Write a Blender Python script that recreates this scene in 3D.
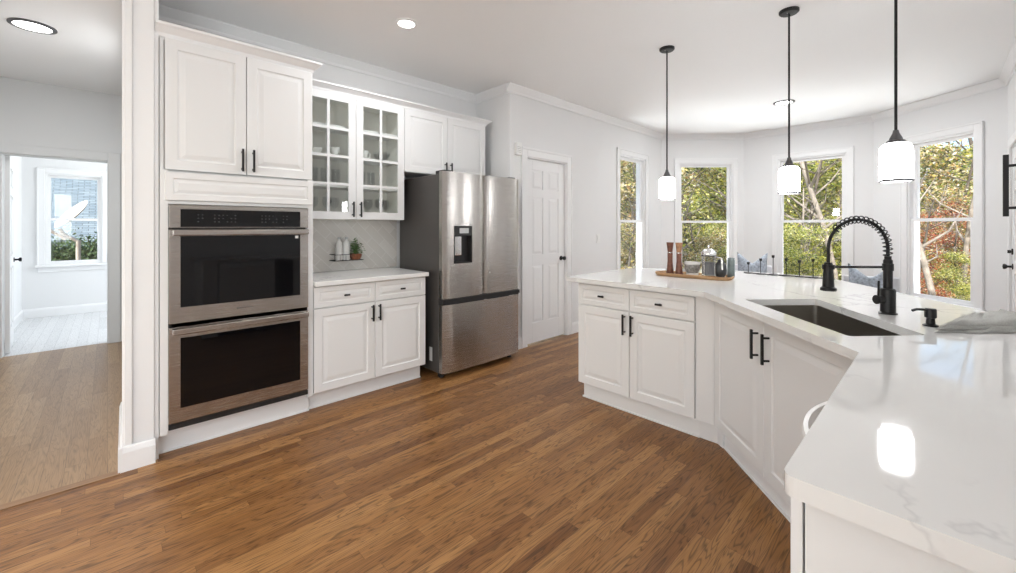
import bpy, bmesh, math, random
from mathutils import Vector, Matrix, noise
from mathutils.geometry import delaunay_2d_cdt
random.seed(7)
scene = bpy.context.scene
for o in list(bpy.data.objects): bpy.data.objects.remove(o, do_unlink=True)
COL = scene.collection

# ------------------------------------------------------------------ camera
YAW = math.radians(46.1)
cam_d = bpy.data.cameras.new('camera'); cam = bpy.data.objects.new('camera', cam_d); COL.objects.link(cam)
cam_d.sensor_width = 36; cam_d.lens = 36*416/1016
cam_d.shift_y = -(286.5-227)/1016; cam_d.shift_x = 0
cam_d.clip_start = .02; cam_d.clip_end = 200
cam.location = (0, 0, 1.30)
cam.rotation_euler = (math.pi/2, 0, YAW-math.pi/2)
scene.camera = cam
scene.view_settings.view_transform = 'Standard'; scene.view_settings.look = 'None'
scene.view_settings.gamma = 1; scene.view_settings.use_curve_mapping = False
scene.view_settings.exposure = 0.05

# ------------------------------------------------------------------ sky, sun, added fill lamps
world = bpy.data.worlds.new('sky'); scene.world = world; world.use_nodes = True
wn = world.node_tree; bgn = wn.nodes['Background']
sky = wn.nodes.new('ShaderNodeTexSky'); sky.sky_type = 'NISHITA'; sky.sun_disc = False
sky.sun_elevation = math.radians(38); sky.sun_rotation = math.radians(250); sky.air_density = 1; sky.dust_density = 3
wn.links.new(sky.outputs[0], bgn.inputs[0]); bgn.inputs[1].default_value = .34  #SKY
def lamp(name, kind, loc, energy, rot=(0, 0, 0), size=1, size_y=None, color=(1, 1, 1), shape='RECTANGLE', spread=None):
    d = bpy.data.lights.new(name, kind); d.energy = energy; d.color = color
    if kind == 'AREA':
        d.shape = shape; d.size = size
        if size_y: d.size_y = size_y
        if spread: d.spread = spread
    elif kind == 'SUN': d.angle = math.radians(size)
    else: d.shadow_soft_size = size
    o = bpy.data.objects.new(name, d); COL.objects.link(o); o.location = loc; o.rotation_euler = rot
    return o
sun = lamp('sunlight', 'SUN', (0, 0, 20), 7.0, size=1.5, color=(1, .95, .86))
sun.rotation_euler = Vector((.62, .12, -.55)).to_track_quat('-Z', 'Y').to_euler()
DAY = (.93, .965, 1)
E = dict(side=68, rearup=26, bayup=52, far=66, pend=28, down=3, disc=30, hall=21, far2=10, spot=11)
CEIL = 2.79
def aim(o, d): o.rotation_euler = Vector(d).to_track_quat('-Z', 'Y').to_euler()
# fill lamps outside the two unseen windows added behind the camera
a = lamp('added_rear_uplight', 'AREA', (-3.36, 1.3, 1.2), E['rearup'], size=2.4, size_y=1.0, color=DAY); aim(a, (1, 0, .9))
a = lamp('added_side_fill', 'AREA', (-1.7, -.66, 1.6), E['side'], size=1.9, size_y=1.5, color=DAY); aim(a, (0, 1, 0))
# lamps added below the bay sills, standing in for light off the ground
for i_, (bx, by, dx, dy) in enumerate(((5.53, 3.62, 0, -1), (7.28, 2.98, -.7, -.7), (7.86, 1.27, -1, 0), (7.23, -.32, -.77, .64))):
    a = lamp('added_bay_uplight', 'AREA', (bx, by, .12), E['bayup'], size=.8, size_y=.6, color=DAY); aim(a, (dx, dy, 1.6))
# lamp added outside an unseen window to brighten the room beyond the hall
a = lamp('added_far_room_fill', 'AREA', (2.36, 7.7, 1.6), E['far'], size=1.5, size_y=1.5, color=DAY); aim(a, (-1, 0, 0))

# ------------------------------------------------------------------ materials
def new_mat(name):
    m = bpy.data.materials.new(name); m.use_nodes = True
    return m, m.node_tree.nodes, m.node_tree.links, m.node_tree.nodes['Principled BSDF']
def pmat(name, col, rough=.5, metal=0, bump=0, bscale=60, var=0, vscale=8, coat=0, spec=.5, emis=None, stren=0):
    m, N, L, b = new_mat(name)
    b.inputs['Base Color'].default_value = (*col, 1); b.inputs['Roughness'].default_value = rough
    b.inputs['Metallic'].default_value = metal; b.inputs['Specular IOR Level'].default_value = spec
    b.inputs['Coat Weight'].default_value = coat
    if emis: b.inputs['Emission Color'].default_value = (*emis, 1); b.inputs['Emission Strength'].default_value = stren
    tc = N.new('ShaderNodeTexCoord')
    if bump:
        n = N.new('ShaderNodeTexNoise'); n.inputs['Scale'].default_value = bscale; n.inputs['Detail'].default_value = 4
        L.new(tc.outputs['Object'], n.inputs['Vector'])
        bp = N.new('ShaderNodeBump'); bp.inputs['Strength'].default_value = bump; bp.inputs['Distance'].default_value = .002
        L.new(n.outputs[0], bp.inputs['Height']); L.new(bp.outputs[0], b.inputs['Normal'])
    if var:
        n = N.new('ShaderNodeTexNoise'); n.inputs['Scale'].default_value = vscale; n.inputs['Detail'].default_value = 5
        L.new(tc.outputs['Object'], n.inputs['Vector'])
        r = N.new('ShaderNodeValToRGB')
        r.color_ramp.elements[0].position = .3; r.color_ramp.elements[1].position = .7
        r.color_ramp.elements[0].color = (*[c*(1-var) for c in col], 1)
        r.color_ramp.elements[1].color = (*[min(1, c*(1+var)) for c in col], 1)
        L.new(n.outputs[0], r.inputs[0]); L.new(r.outputs[0], b.inputs['Base Color'])
    return m
M = {}
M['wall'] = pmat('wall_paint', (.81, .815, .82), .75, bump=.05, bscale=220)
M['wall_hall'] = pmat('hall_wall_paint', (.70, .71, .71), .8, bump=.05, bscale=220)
M['ceil'] = pmat('ceiling_paint', (.90, .90, .895), .9, bump=.05, bscale=260)
M['trim'] = pmat('trim_paint', (.86, .865, .87), .4)
M['cab'] = pmat('cabinet_paint', (.795, .80, .80), .38, bump=.02, bscale=90)
M['cabin'] = pmat('cabinet_interior', (.86, .85, .80), .5)
M['gap'] = pmat('shadow_gap_black', (.02, .02, .02), .7)
M['black'] = pmat('matte_black_metal', (.012, .012, .013), .38, metal=.3)
M['blackp'] = pmat('black_plastic', (.015, .015, .016), .45)
M['ovenglass'] = pmat('oven_black_glass', (.004, .004, .005), .04, spec=.35)
M['fridgeside'] = pmat('fridge_side_grey', (.065, .06, .057), .42, bump=.2, bscale=500)
M['chrome'] = pmat('chrome', (.8, .8, .8), .12, metal=1)
M['sinksteel'] = pmat('sink_steel', (.33, .31, .28), .32, metal=1, bump=.1, bscale=120)
M['mill'] = pmat('dark_walnut', (.16, .06, .035), .38, var=.35, vscale=40)
M['mill2'] = pmat('light_walnut', (.40, .21, .11), .38, var=.3, vscale=40)
M['ceramic'] = pmat('white_ceramic', (.82, .82, .80), .25)
M['pebble'] = pmat('patterned_grey_ceramic', (.33, .33, .32), .6, var=.5, vscale=90)
M['darkstone'] = pmat('dark_grey_stoneware', (.05, .055, .058), .55, var=.3, vscale=40)
M['greyglaze'] = pmat('grey_green_glaze', (.16, .20, .20), .3, var=.2, vscale=15)
M['bowlwood'] = pmat('red_brown_wood', (.23, .075, .03), .5, var=.5, vscale=60)
M['leafg'] = pmat('herb_green', (.07, .16, .03), .55, var=.5, vscale=30)
M['bottle'] = pmat('white_bottle', (.80, .80, .78), .3)
M['towel'] = pmat('grey_linen', (.36, .36, .34), .95, bump=.9, bscale=420, var=.12, vscale=200)
M['cushion'] = pmat('blue_grey_cushion', (.40, .45, .52), .95, bump=.6, bscale=250, var=.35, vscale=45)
M['chairfab'] = pmat('pale_chair_fabric', (.76, .77, .80), .9, bump=.4, bscale=300)
M['plate'] = pmat('white_plastic', (.85, .85, .84), .35)
M['smoke'] = pmat('charcoal', (.02, .02, .022), .3)
M['coffee'] = pmat('coffee_dark_grey', (.10, .10, .11), .35, var=.2)
M['screen'] = pmat('display_grey', (.55, .57, .58), .3)
M['ink'] = pmat('light_grey_marking', (.42, .42, .42), .4)
M['bark_pale'] = pmat('pale_bark', (.27, .24, .21), .9, bump=1, bscale=30, var=.4, vscale=6)
M['bark'] = pmat('grey_brown_bark', (.10, .085, .07), .95, bump=1, bscale=30, var=.4, vscale=6)
M['siding'] = pmat('neighbour_wall', (.55, .55, .52), .8, var=.1)
M['dish'] = pmat('dish_cream_metal', (.42, .40, .37), .5)
M['hedge'] = pmat('hedge_green', (.05, .10, .03), .7, var=.6, vscale=14)
M['metalgrey'] = pmat('pendant_cap_grey', (.12, .12, .125), .4, metal=.6)

def shade_mat():
    m, N, L, b = new_mat('frosted_lit_glass')
    b.inputs['Base Color'].default_value = (.9, .9, .9, 1); b.inputs['Roughness'].default_value = .25
    b.inputs['Emission Color'].default_value = (.975, .985, 1, 1); b.inputs['Emission Strength'].default_value = E['pend']
    return m
M['shade'] = shade_mat()
M['led'] = pmat('lit_diffuser', (.9, .9, .9), .5, emis=(1, .98, .95), stren=7)

def thin_glass(name, tint=(1, 1, 1), refl=.9):
    m, N, L, b = new_mat(name); N.remove(b)
    t = N.new('ShaderNodeBsdfTransparent'); t.inputs[0].default_value = (*tint, 1)
    g = N.new('ShaderNodeBsdfGlossy'); g.inputs['Roughness'].default_value = .02; g.inputs[0].default_value = (refl, refl, refl, 1)
    lw = N.new('ShaderNodeLayerWeight'); lw.inputs[0].default_value = .5
    p5 = N.new('ShaderNodeMath'); p5.operation = 'POWER'; L.new(lw.outputs['Facing'], p5.inputs[0]); p5.inputs[1].default_value = 5
    f = N.new('ShaderNodeMath'); f.operation = 'MULTIPLY_ADD'; L.new(p5.outputs[0], f.inputs[0]); f.inputs[1].default_value = .9; f.inputs[2].default_value = .035
    mx = N.new('ShaderNodeMixShader')
    L.new(f.outputs[0], mx.inputs[0]); L.new(t.outputs[0], mx.inputs[1]); L.new(g.outputs[0], mx.inputs[2])
    L.new(mx.outputs[0], N['Material Output'].inputs['Surface'])
    return m
M['glass'] = thin_glass('window_glass', (.98, .99, .985))
M['cabglass'] = thin_glass('cabinet_glass', (.97, .98, .97))
M['drink'] = thin_glass('drinking_glass', (.985, .99, .99))

def steel():
    m, N, L, b = new_mat('brushed_stainless')
    tc = N.new('ShaderNodeTexCoord'); mp = N.new('ShaderNodeMapping'); mp.inputs['Scale'].default_value = (2, 2, 300)
    n = N.new('ShaderNodeTexNoise'); n.inputs['Scale'].default_value = 3; n.inputs['Detail'].default_value = 3
    L.new(tc.outputs['Object'], mp.inputs[0]); L.new(mp.outputs[0], n.inputs['Vector'])
    mr = N.new('ShaderNodeMapRange'); mr.inputs['To Min'].default_value = .25; mr.inputs['To Max'].default_value = .29
    L.new(n.outputs[0], mr.inputs[0]); L.new(mr.outputs[0], b.inputs['Roughness'])
    b.inputs['Base Color'].default_value = (.50, .475, .45, 1); b.inputs['Metallic'].default_value = 1
    b.inputs['Anisotropic'].default_value = .8; b.inputs['Anisotropic Rotation'].default_value = .25
    tg = N.new('ShaderNodeTangent'); tg.direction_type = 'RADIAL'; tg.axis = 'Z'; L.new(tg.outputs[0], b.inputs['Tangent'])
    return m
M['steel'] = steel()

def quartz():
    m, N, L, b = new_mat('white_veined_quartz')
    tc = N.new('ShaderNodeTexCoord')
    n1 = N.new('ShaderNodeTexNoise'); n1.inputs['Scale'].default_value = 1.6; n1.inputs['Detail'].default_value = 6; n1.inputs['Roughness'].default_value = .62
    L.new(tc.outputs['Object'], n1.inputs['Vector'])
    mixv = N.new('ShaderNodeVectorMath'); mixv.operation = 'MULTIPLY_ADD'
    L.new(n1.outputs['Color'], mixv.inputs[0]); mixv.inputs[1].default_value = (1.1, 1.1, 1.1); L.new(tc.outputs['Object'], mixv.inputs[2])
    v = N.new('ShaderNodeTexVoronoi'); v.feature = 'DISTANCE_TO_EDGE'; v.inputs['Scale'].default_value = 1.05
    L.new(mixv.outputs[0], v.inputs['Vector'])
    r = N.new('ShaderNodeValToRGB'); e = r.color_ramp.elements
    e[0].position = 0; e[0].color = (1, 1, 1, 1); e[1].position = .018; e[1].color = (0, 0, 0, 1)
    L.new(v.outputs['Distance'], r.inputs[0])
    n2 = N.new('ShaderNodeTexNoise'); n2.inputs['Scale'].default_value = 1.3; L.new(tc.outputs['Object'], n2.inputs['Vector'])
    r2 = N.new('ShaderNodeValToRGB'); r2.color_ramp.elements[0].position = .45; r2.color_ramp.elements[1].position = .62
    L.new(n2.outputs[0], r2.inputs[0])
    mu = N.new('ShaderNodeMath'); mu.operation = 'MULTIPLY'; L.new(r.outputs[0], mu.inputs[0]); L.new(r2.outputs[0], mu.inputs[1])
    mx = N.new('ShaderNodeMix'); mx.data_type = 'RGBA'
    mx.inputs[6].default_value = (.80, .80, .79, 1); mx.inputs[7].default_value = (.60, .60, .60, 1)
    L.new(mu.outputs[0], mx.inputs[0]); L.new(mx.outputs[2], b.inputs['Base Color'])
    b.inputs['Roughness'].default_value = .05; b.inputs['Specular IOR Level'].default_value = .38
    return m
M['quartz'] = quartz()

def floor_mat(name, ramp, along='X', width=.083, length=.95, rough=.36, grain=.55):
    m, N, L, b = new_mat(name)
    tc = N.new('ShaderNodeTexCoord'); sp = N.new('ShaderNodeSeparateXYZ'); L.new(tc.outputs['Object'], sp.inputs[0])
    U, V = (sp.outputs[0], sp.outputs[1]) if along == 'X' else (sp.outputs[1], sp.outputs[0])
    def mth(op, a, bb=None):
        n = N.new('ShaderNodeMath'); n.operation = op
        for i, x in enumerate((a, bb)):
            if x is None: continue
            if isinstance(x, (int, float)): n.inputs[i].default_value = x
            else: L.new(x, n.inputs[i])
        return n.outputs[0]
    vs = mth('DIVIDE', V, width); row = mth('FLOOR', vs); fv = mth('FRACT', vs)
    w1 = N.new('ShaderNodeTexWhiteNoise'); w1.noise_dimensions = '1D'; L.new(row, w1.inputs['W'])
    us = mth('ADD', mth('DIVIDE', U, length), mth('MULTIPLY', w1.outputs['Value'], 7.3)); colm = mth('FLOOR', us); fu = mth('FRACT', us)
    cv = N.new('ShaderNodeCombineXYZ'); L.new(row, cv.inputs[0]); L.new(colm, cv.inputs[1])
    w2 = N.new('ShaderNodeTexWhiteNoise'); w2.noise_dimensions = '2D'; L.new(cv.outputs[0], w2.inputs['Vector'])
    # grain coordinates, shifted per board
    gv = N.new('ShaderNodeCombineXYZ')
    L.new(mth('ADD', mth('MULTIPLY', U, 1.7), mth('MULTIPLY', w2.outputs['Value'], 37)), gv.inputs[0])
    L.new(mth('MULTIPLY', V, 21), gv.inputs[1]); L.new(mth('MULTIPLY', w2.outputs['Value'], 91), gv.inputs[2])
    n1 = N.new('ShaderNodeTexNoise'); n1.inputs['Scale'].default_value = 1.0; n1.inputs['Detail'].default_value = 2; n1.inputs['Distortion'].default_value = .4
    L.new(gv.outputs[0], n1.inputs['Vector'])
    rings = mth('FRACT', mth('MULTIPLY', n1.outputs[0], 13))
    rr = N.new('ShaderNodeValToRGB'); e = rr.color_ramp.elements
    e[0].position = 0; e[0].color = (.25, .25, .25, 1); e[1].position = .32; e[1].color = (1, 1, 1, 1)
    e2 = e.new(.85); e2.color = (.95, .95, .95, 1); e3 = e.new(1); e3.color = (.3, .3, .3, 1)
    L.new(rings, rr.inputs[0])
    gv2 = N.new('ShaderNodeCombineXYZ'); L.new(mth('ADD', mth('MULTIPLY', U, 9), mth('MULTIPLY', w2.outputs['Value'], 11)), gv2.inputs[0]); L.new(mth('MULTIPLY', V, 260), gv2.inputs[1])
    n2 = N.new('ShaderNodeTexNoise'); n2.inputs['Scale'].default_value = 1; n2.inputs['Detail'].default_value = 3; L.new(gv2.outputs[0], n2.inputs['Vector'])
    n3 = N.new('ShaderNodeTexNoise'); n3.inputs['Scale'].default_value = 1.4; n3.inputs['Detail'].default_value = 2; L.new(gv.outputs[0], n3.inputs['Vector'])
    cr = N.new('ShaderNodeValToRGB'); ce = cr.color_ramp.elements
    ce[0].position = 0; ce[0].color = (*ramp[0], 1); ce[1].position = 1; ce[1].color = (*ramp[-1], 1)
    for i in range(1, len(ramp)-1):
        x = ce.new(i/(len(ramp)-1)); x.color = (*ramp[i], 1)
    tone = mth('ADD', mth('MULTIPLY', w2.outputs['Value'], .66), mth('MULTIPLY', n3.outputs[0], .36))
    L.new(tone, cr.inputs[0])
    m1 = N.new('ShaderNodeMix'); m1.data_type = 'RGBA'; m1.blend_type = 'MULTIPLY'; m1.inputs[0].default_value = grain
    L.new(cr.outputs[0], m1.inputs[6]); L.new(rr.outputs[0], m1.inputs[7])
    r2 = N.new('ShaderNodeValToRGB'); r2.color_ramp.elements[0].position = .32; r2.color_ramp.elements[0].color = (.5, .5, .5, 1); r2.color_ramp.elements[1].position = .55
    L.new(n2.outputs[0], r2.inputs[0])
    m2 = N.new('ShaderNodeMix'); m2.data_type = 'RGBA'; m2.blend_type = 'MULTIPLY'; m2.inputs[0].default_value = .45
    L.new(m1.outputs[2], m2.inputs[6]); L.new(r2.outputs[0], m2.inputs[7])
    ev = mth('MINIMUM', fv, mth('SUBTRACT', 1, fv)); eu = mth('MULTIPLY', mth('MINIMUM', fu, mth('SUBTRACT', 1, fu)), length/width)
    edge = mth('LESS_THAN', mth('MINIMUM', ev, eu), .012)
    m3 = N.new('ShaderNodeMix'); m3.data_type = 'RGBA'; L.new(mth('MULTIPLY', edge, .6), m3.inputs[0])
    L.new(m2.outputs[2], m3.inputs[6]); m3.inputs[7].default_value = (ramp[0][0]*.35, ramp[0][1]*.35, ramp[0][2]*.35, 1)
    L.new(m3.outputs[2], b.inputs['Base Color'])
    b.inputs['Roughness'].default_value = rough; b.inputs['Specular IOR Level'].default_value = .36
    bp = N.new('ShaderNodeBump'); bp.inputs['Strength'].default_value = .12; bp.inputs['Distance'].default_value = .002
    L.new(rings, bp.inputs['Height']); L.new(bp.outputs[0], b.inputs['Normal'])
    return m
M['floor'] = floor_mat('oak_strip_floor', [(.155, .060, .019), (.27, .122, .040), (.36, .172, .058), (.49, .262, .10)], width=.060, length=.8, grain=.78)
M['floor_hall'] = floor_mat('hall_oak_floor', [(.29, .18, .095), (.36, .23, .125), (.41, .27, .15), (.47, .32, .19)], along='Y', rough=.35, grain=.4)
M['floor_white'] = floor_mat('white_painted_boards', [(.66, .67, .68), (.72, .73, .74), (.76, .77, .78), (.80, .81, .82)], along='Y', rough=.4, grain=.12)

def tile_mat():
    m, N, L, b = new_mat('herringbone_tile')
    tc = N.new('ShaderNodeTexCoord'); sp = N.new('ShaderNodeSeparateXYZ'); L.new(tc.outputs['Object'], sp.inputs[0])
    cb = N.new('ShaderNodeCombineXYZ'); L.new(sp.outputs[0], cb.inputs[0]); L.new(sp.outputs[2], cb.inputs[1])
    mp = N.new('ShaderNodeMapping'); mp.inputs['Rotation'].default_value = (0, 0, math.radians(45)); L.new(cb.outputs[0], mp.inputs[0])
    br = N.new('ShaderNodeTexBrick'); br.offset = .5; br.inputs['Scale'].default_value = 1
    br.inputs['Brick Width'].default_value = .2; br.inputs['Row Height'].default_value = .075; br.inputs['Mortar Size'].default_value = .0022
    br.inputs['Color1'].default_value = (.80, .78, .74, 1); br.inputs['Color2'].default_value = (.70, .68, .64, 1); br.inputs['Mortar'].default_value = (.86, .85, .82, 1)
    L.new(mp.outputs[0], br.inputs['Vector']); L.new(br.outputs['Color'], b.inputs['Base Color'])
    b.inputs['Roughness'].default_value = .15
    bp = N.new('ShaderNodeBump'); bp.inputs['Strength'].default_value = .4; bp.inputs['Distance'].default_value = .002; bp.invert = True
    L.new(br.outputs['Fac'], bp.inputs['Height']); L.new(bp.outputs[0], b.inputs['Normal'])
    return m
M['tile'] = tile_mat()
def wood_grain(name, c0, c1, scale=(3, 60, 60), rough=.45):
    m, N, L, b = new_mat(name)
    tc = N.new('ShaderNodeTexCoord'); mp = N.new('ShaderNodeMapping'); mp.inputs['Scale'].default_value = scale
    n = N.new('ShaderNodeTexNoise'); n.inputs['Scale'].default_value = 1; n.inputs['Detail'].default_value = 4; n.inputs['Distortion'].default_value = .6
    r = N.new('ShaderNodeValToRGB'); r.color_ramp.elements[0].position = .3; r.color_ramp.elements[1].position = .7
    r.color_ramp.elements[0].color = (*c0, 1); r.color_ramp.elements[1].color = (*c1, 1)
    L.new(tc.outputs['Object'], mp.inputs[0]); L.new(mp.outputs[0], n.inputs['Vector']); L.new(n.outputs[0], r.inputs[0]); L.new(r.outputs[0], b.inputs['Base Color'])
    b.inputs['Roughness'].default_value = rough
    return m
M['tray'] = wood_grain('acacia_tray', (.34, .18, .08), (.56, .36, .19), (50, 4, 50))
def shingle():
    m, N, L, b = new_mat('blue_grey_shingles')
    tc = N.new('ShaderNodeTexCoord')
    br = N.new('ShaderNodeTexBrick'); br.inputs['Scale'].default_value = 1; br.inputs['Brick Width'].default_value = .22; br.inputs['Row Height'].default_value = .07
    br.inputs['Mortar Size'].default_value = .006
    br.inputs['Color1'].default_value = (.16, .22, .27, 1); br.inputs['Color2'].default_value = (.27, .34, .39, 1); br.inputs['Mortar'].default_value = (.05, .07, .09, 1)
    L.new(tc.outputs['Object'], br.inputs['Vector']); L.new(br.outputs['Color'], b.inputs['Base Color']); b.inputs['Roughness'].default_value = .8
    return m
M['shingle'] = shingle()
def leaf_mat(name, cols):
    m, N, L, b = new_mat(name)
    g = N.new('ShaderNodeNewGeometry')
    r = N.new('ShaderNodeValToRGB'); r.color_ramp.interpolation = 'CONSTANT'
    e = r.color_ramp.elements; e[0].color = (*cols[0], 1); e[1].position = 1/len(cols); e[1].color = (*cols[1], 1)
    for i in range(2, len(cols)): x = e.new(i/len(cols)); x.color = (*cols[i], 1)
    L.new(g.outputs['Random Per Island'], r.inputs[0]); L.new(r.outputs[0], b.inputs['Base Color'])
    b.inputs['Roughness'].default_value = .6
    tr = N.new('ShaderNodeBsdfTranslucent'); L.new(r.outputs[0], tr.inputs[0])
    mx = N.new('ShaderNodeMixShader'); mx.inputs[0].default_value = .4
    L.new(b.outputs[0], mx.inputs[1]); L.new(tr.outputs[0], mx.inputs[2]); L.new(mx.outputs[0], N['Material Output'].inputs['Surface'])
    return m
M['leaf_green'] = leaf_mat('yellow_green_leaves', [(.36, .42, .05), (.14, .20, .04), (.62, .58, .10), (.05, .08, .02), (.75, .70, .30), (.24, .30, .06), (.74, .76, .45), (.42, .44, .08)])
M['leaf_gold'] = leaf_mat('golden_leaves', [(.62, .48, .14), (.70, .60, .28), (.16, .15, .06), (.82, .72, .48), (.22, .28, .08), (.5, .30, .12), (.86, .83, .74), (.07, .08, .05), (.36, .40, .10)])
M['leaf_red'] = leaf_mat('russet_leaves', [(.50, .09, .04), (.62, .22, .07), (.22, .05, .03), (.72, .45, .22), (.24, .30, .06), (.08, .06, .04), (.80, .70, .55), (.45, .12, .06)])
M['ground'] = pmat('leaf_litter', (.26, .18, .10), .95, var=.6, vscale=5, bump=1, bscale=20)

# ------------------------------------------------------------------ mesh helpers
class MB:
    def __init__(s, mat=None): s.bm = bmesh.new(); s.M = Matrix.Identity(4)
    def v(s, p): return s.bm.verts.new(s.M @ Vector(p))
    def f(s, vs):
        try: return s.bm.faces.new(vs)
        except ValueError: return None
    def box(s, x0, y0, z0, x1, y1, z1):
        v = [s.v((x, y, z)) for z in (z0, z1) for y in (y0, y1) for x in (x0, x1)]
        for q in ((0, 2, 3, 1), (4, 5, 7, 6), (0, 1, 5, 4), (2, 6, 7, 3), (0, 4, 6, 2), (1, 3, 7, 5)): s.f([v[i] for i in q])
        return s
    def loops(s, rings, cap0=True, cap1=True, closed=True):
        R = [[s.v(p) for p in r] for r in rings]
        n = len(R[0])
        for a, b in zip(R, R[1:]):
            for i in range(n if closed else n-1):
                j = (i+1) % n; s.f([a[i], a[j], b[j], b[i]])
        if cap0: s.f(R[0][::-1])
        if cap1: s.f(R[-1])
        return s
    def prism(s, poly, z0, z1):
        return s.loops([[(x, y, z0) for x, y in poly], [(x, y, z1) for x, y in poly]])
    def lathe(s, prof, c=(0, 0, 0), seg=24, axis='Z', cap0=True, cap1=True, sx=1, sy=1):
        rings = []
        for r, h in prof:
            ring = []
            for k in range(seg):
                a = 2*math.pi*k/seg; x, y = r*math.cos(a)*sx, r*math.sin(a)*sy
                p = (x, y, h) if axis == 'Z' else ((x, h, y) if axis == 'Y' else (h, x, y))
                ring.append((p[0]+c[0], p[1]+c[1], p[2]+c[2]))
            rings.append(ring)
        return s.loops(rings, cap0, cap1)
    def tube(s, pts, r, seg=10, radii=None):
        pts = [Vector(p) for p in pts]; rings = []
        up = None
        for i, p in enumerate(pts):
            t = (pts[min(i+1, len(pts)-1)]-pts[max(i-1, 0)]).normalized()
            if up is None:
                up = Vector((0, 0, 1)) if abs(t.z) < .9 else Vector((1, 0, 0))
            n = (up - t*up.dot(t)).normalized(); up = n; b = t.cross(n)
            rr = radii[i] if radii else r
            rings.append([p+(n*math.cos(2*math.pi*k/seg)+b*math.sin(2*math.pi*k/seg))*rr for k in range(seg)])
        return s.loops(rings)
    def rectrings(s, x0, x1, z0, z1, prof, cap=True, capback=True):
        rings = [[(x0+i, y, z0+i), (x1-i, y, z0+i), (x1-i, y, z1-i), (x0+i, y, z1-i)] for i, y in prof]
        return s.loops(rings, capback, cap)
    def build(s, name, mat, parent=None, smooth=False, bevel=0, bseg=2, angle=35):
        bmesh.ops.recalc_face_normals(s.bm, faces=s.bm.faces)
        me = bpy.data.meshes.new(name); s.bm.to_mesh(me); s.bm.free()
        mats = mat if isinstance(mat, (list, tuple)) else [mat]
        for mm in mats: me.materials.append(mm)
        o = bpy.data.objects.new(name, me); COL.objects.link(o)
        if parent: o.parent = parent
        if smooth: 
            me.shade_smooth() if hasattr(me, 'shade_smooth') else None
            if smooth != 'all':
                try: me.set_sharp_from_angle(angle=math.radians(angle))
                except Exception: pass
        if bevel:
            m = o.modifiers.new('bevel', 'BEVEL'); m.width = bevel; m.segments = bseg; m.limit_method = 'ANGLE'; m.angle_limit = math.radians(40)
        return o
def thing(name, label, cat, loc=(0, 0, 0), rz=0, group=None):
    o = bpy.data.objects.new(name, None); COL.objects.link(o); o.location = loc; o.rotation_euler = (0, 0, rz); o.empty_display_size = .1
    o['label'] = label; o['category'] = cat
    if group: o['group'] = group
    return o
def tag(o, label, cat, group=None, kind=None):
    o['label'] = label; o['category'] = cat
    if group: o['group'] = group
    if kind: o['kind'] = kind
    return o
def struct(o, label=None, cat=None):
    o['kind'] = 'structure'
    if label: o['label'] = label
    if cat: o['category'] = cat
    return o
def copy_tree(o, parent=None):
    c = o.copy(); COL.objects.link(c)
    if parent: c.parent = parent
    for ch in [x for x in bpy.data.objects if x.parent == o]: copy_tree(ch, c)
    return c
def bool_cut(o, boxes):
    """cut closed meshes (list of MB) out of o, permanently"""
    for mb in boxes:
        c = mb.build('cutter', M['gap'])
        c.parent = o.parent
        m = o.modifiers.new('cut', 'BOOLEAN'); m.operation = 'DIFFERENCE'; m.object = c; m.solver = 'EXACT'
        bpy.context.view_layer.update()
        dg = bpy.context.evaluated_depsgraph_get()
        me = bpy.data.meshes.new_from_object(o.evaluated_get(dg)); o.modifiers.clear()
        o.data = me; bpy.data.objects.remove(c, do_unlink=True)
def add_bevel(o, w, seg=2):
    m = o.modifiers.new('bevel', 'BEVEL'); m.width = w; m.segments = seg; m.limit_method = 'ANGLE'; m.angle_limit = math.radians(40)
def round_poly(pts, rad, seg=6):
    out = []; n = len(pts)
    for i, p in enumerate(pts):
        r = rad[i] if isinstance(rad, (list, tuple)) else rad
        p = Vector(p); a = Vector(pts[i-1]); b = Vector(pts[(i+1) % n])
        if r <= 0: out.append((p.x, p.y)); continue
        u = (a-p).normalized(); w = (b-p).normalized(); ang = u.angle(w)
        t = min(r/math.tan(ang/2), (a-p).length*.45, (b-p).length*.45)
        p0, p1 = p+u*t, p+w*t
        for k in range(seg+1):
            q = k/seg; x = p0*(1-q)**2+p*2*q*(1-q)+p1*q*q; out.append((x.x, x.y))
    return out
def plane_hole(mb, outer, hole, z0, z1):
    """solid slab with a polygonal hole"""
    V = [Vector(p) for p in outer+hole]; no = len(outer); nh = len(hole)
    res = delaunay_2d_cdt(V, [(i, (i+1) % no) for i in range(no)]+[(no+i, no+(i+1) % nh) for i in range(nh)], [], 0, 1e-6)
    vs, tris = res[0], res[2]
    def inside(p, poly):
        c = False; n = len(poly)
        for i in range(n):
            x1, y1 = poly[i]; x2, y2 = poly[(i+1) % n]
            if (y1 > p[1]) != (y2 > p[1]) and p[0] < (x2-x1)*(p[1]-y1)/(y2-y1)+x1: c = not c
        return c
    top = [mb.v((p.x, p.y, z1)) for p in vs]; bot = [mb.v((p.x, p.y, z0)) for p in vs]
    for t in tris:
        c = sum((vs[i] for i in t), Vector((0, 0)))/len(t)
        if inside(c, outer) and not inside(c, hole):
            mb.f([top[i] for i in t]); mb.f([bot[i] for i in reversed(t)])
    for e in list(mb.bm.edges):
        if len(e.link_faces) == 1:
            a, b = e.verts
            if abs(a.co.z-z1) < 1e-5 and abs(b.co.z-z1) < 1e-5 and a in top and b in top:
                i, j = top.index(a), top.index(b); mb.f([a, b, bot[j], bot[i]])
    return mb

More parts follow.
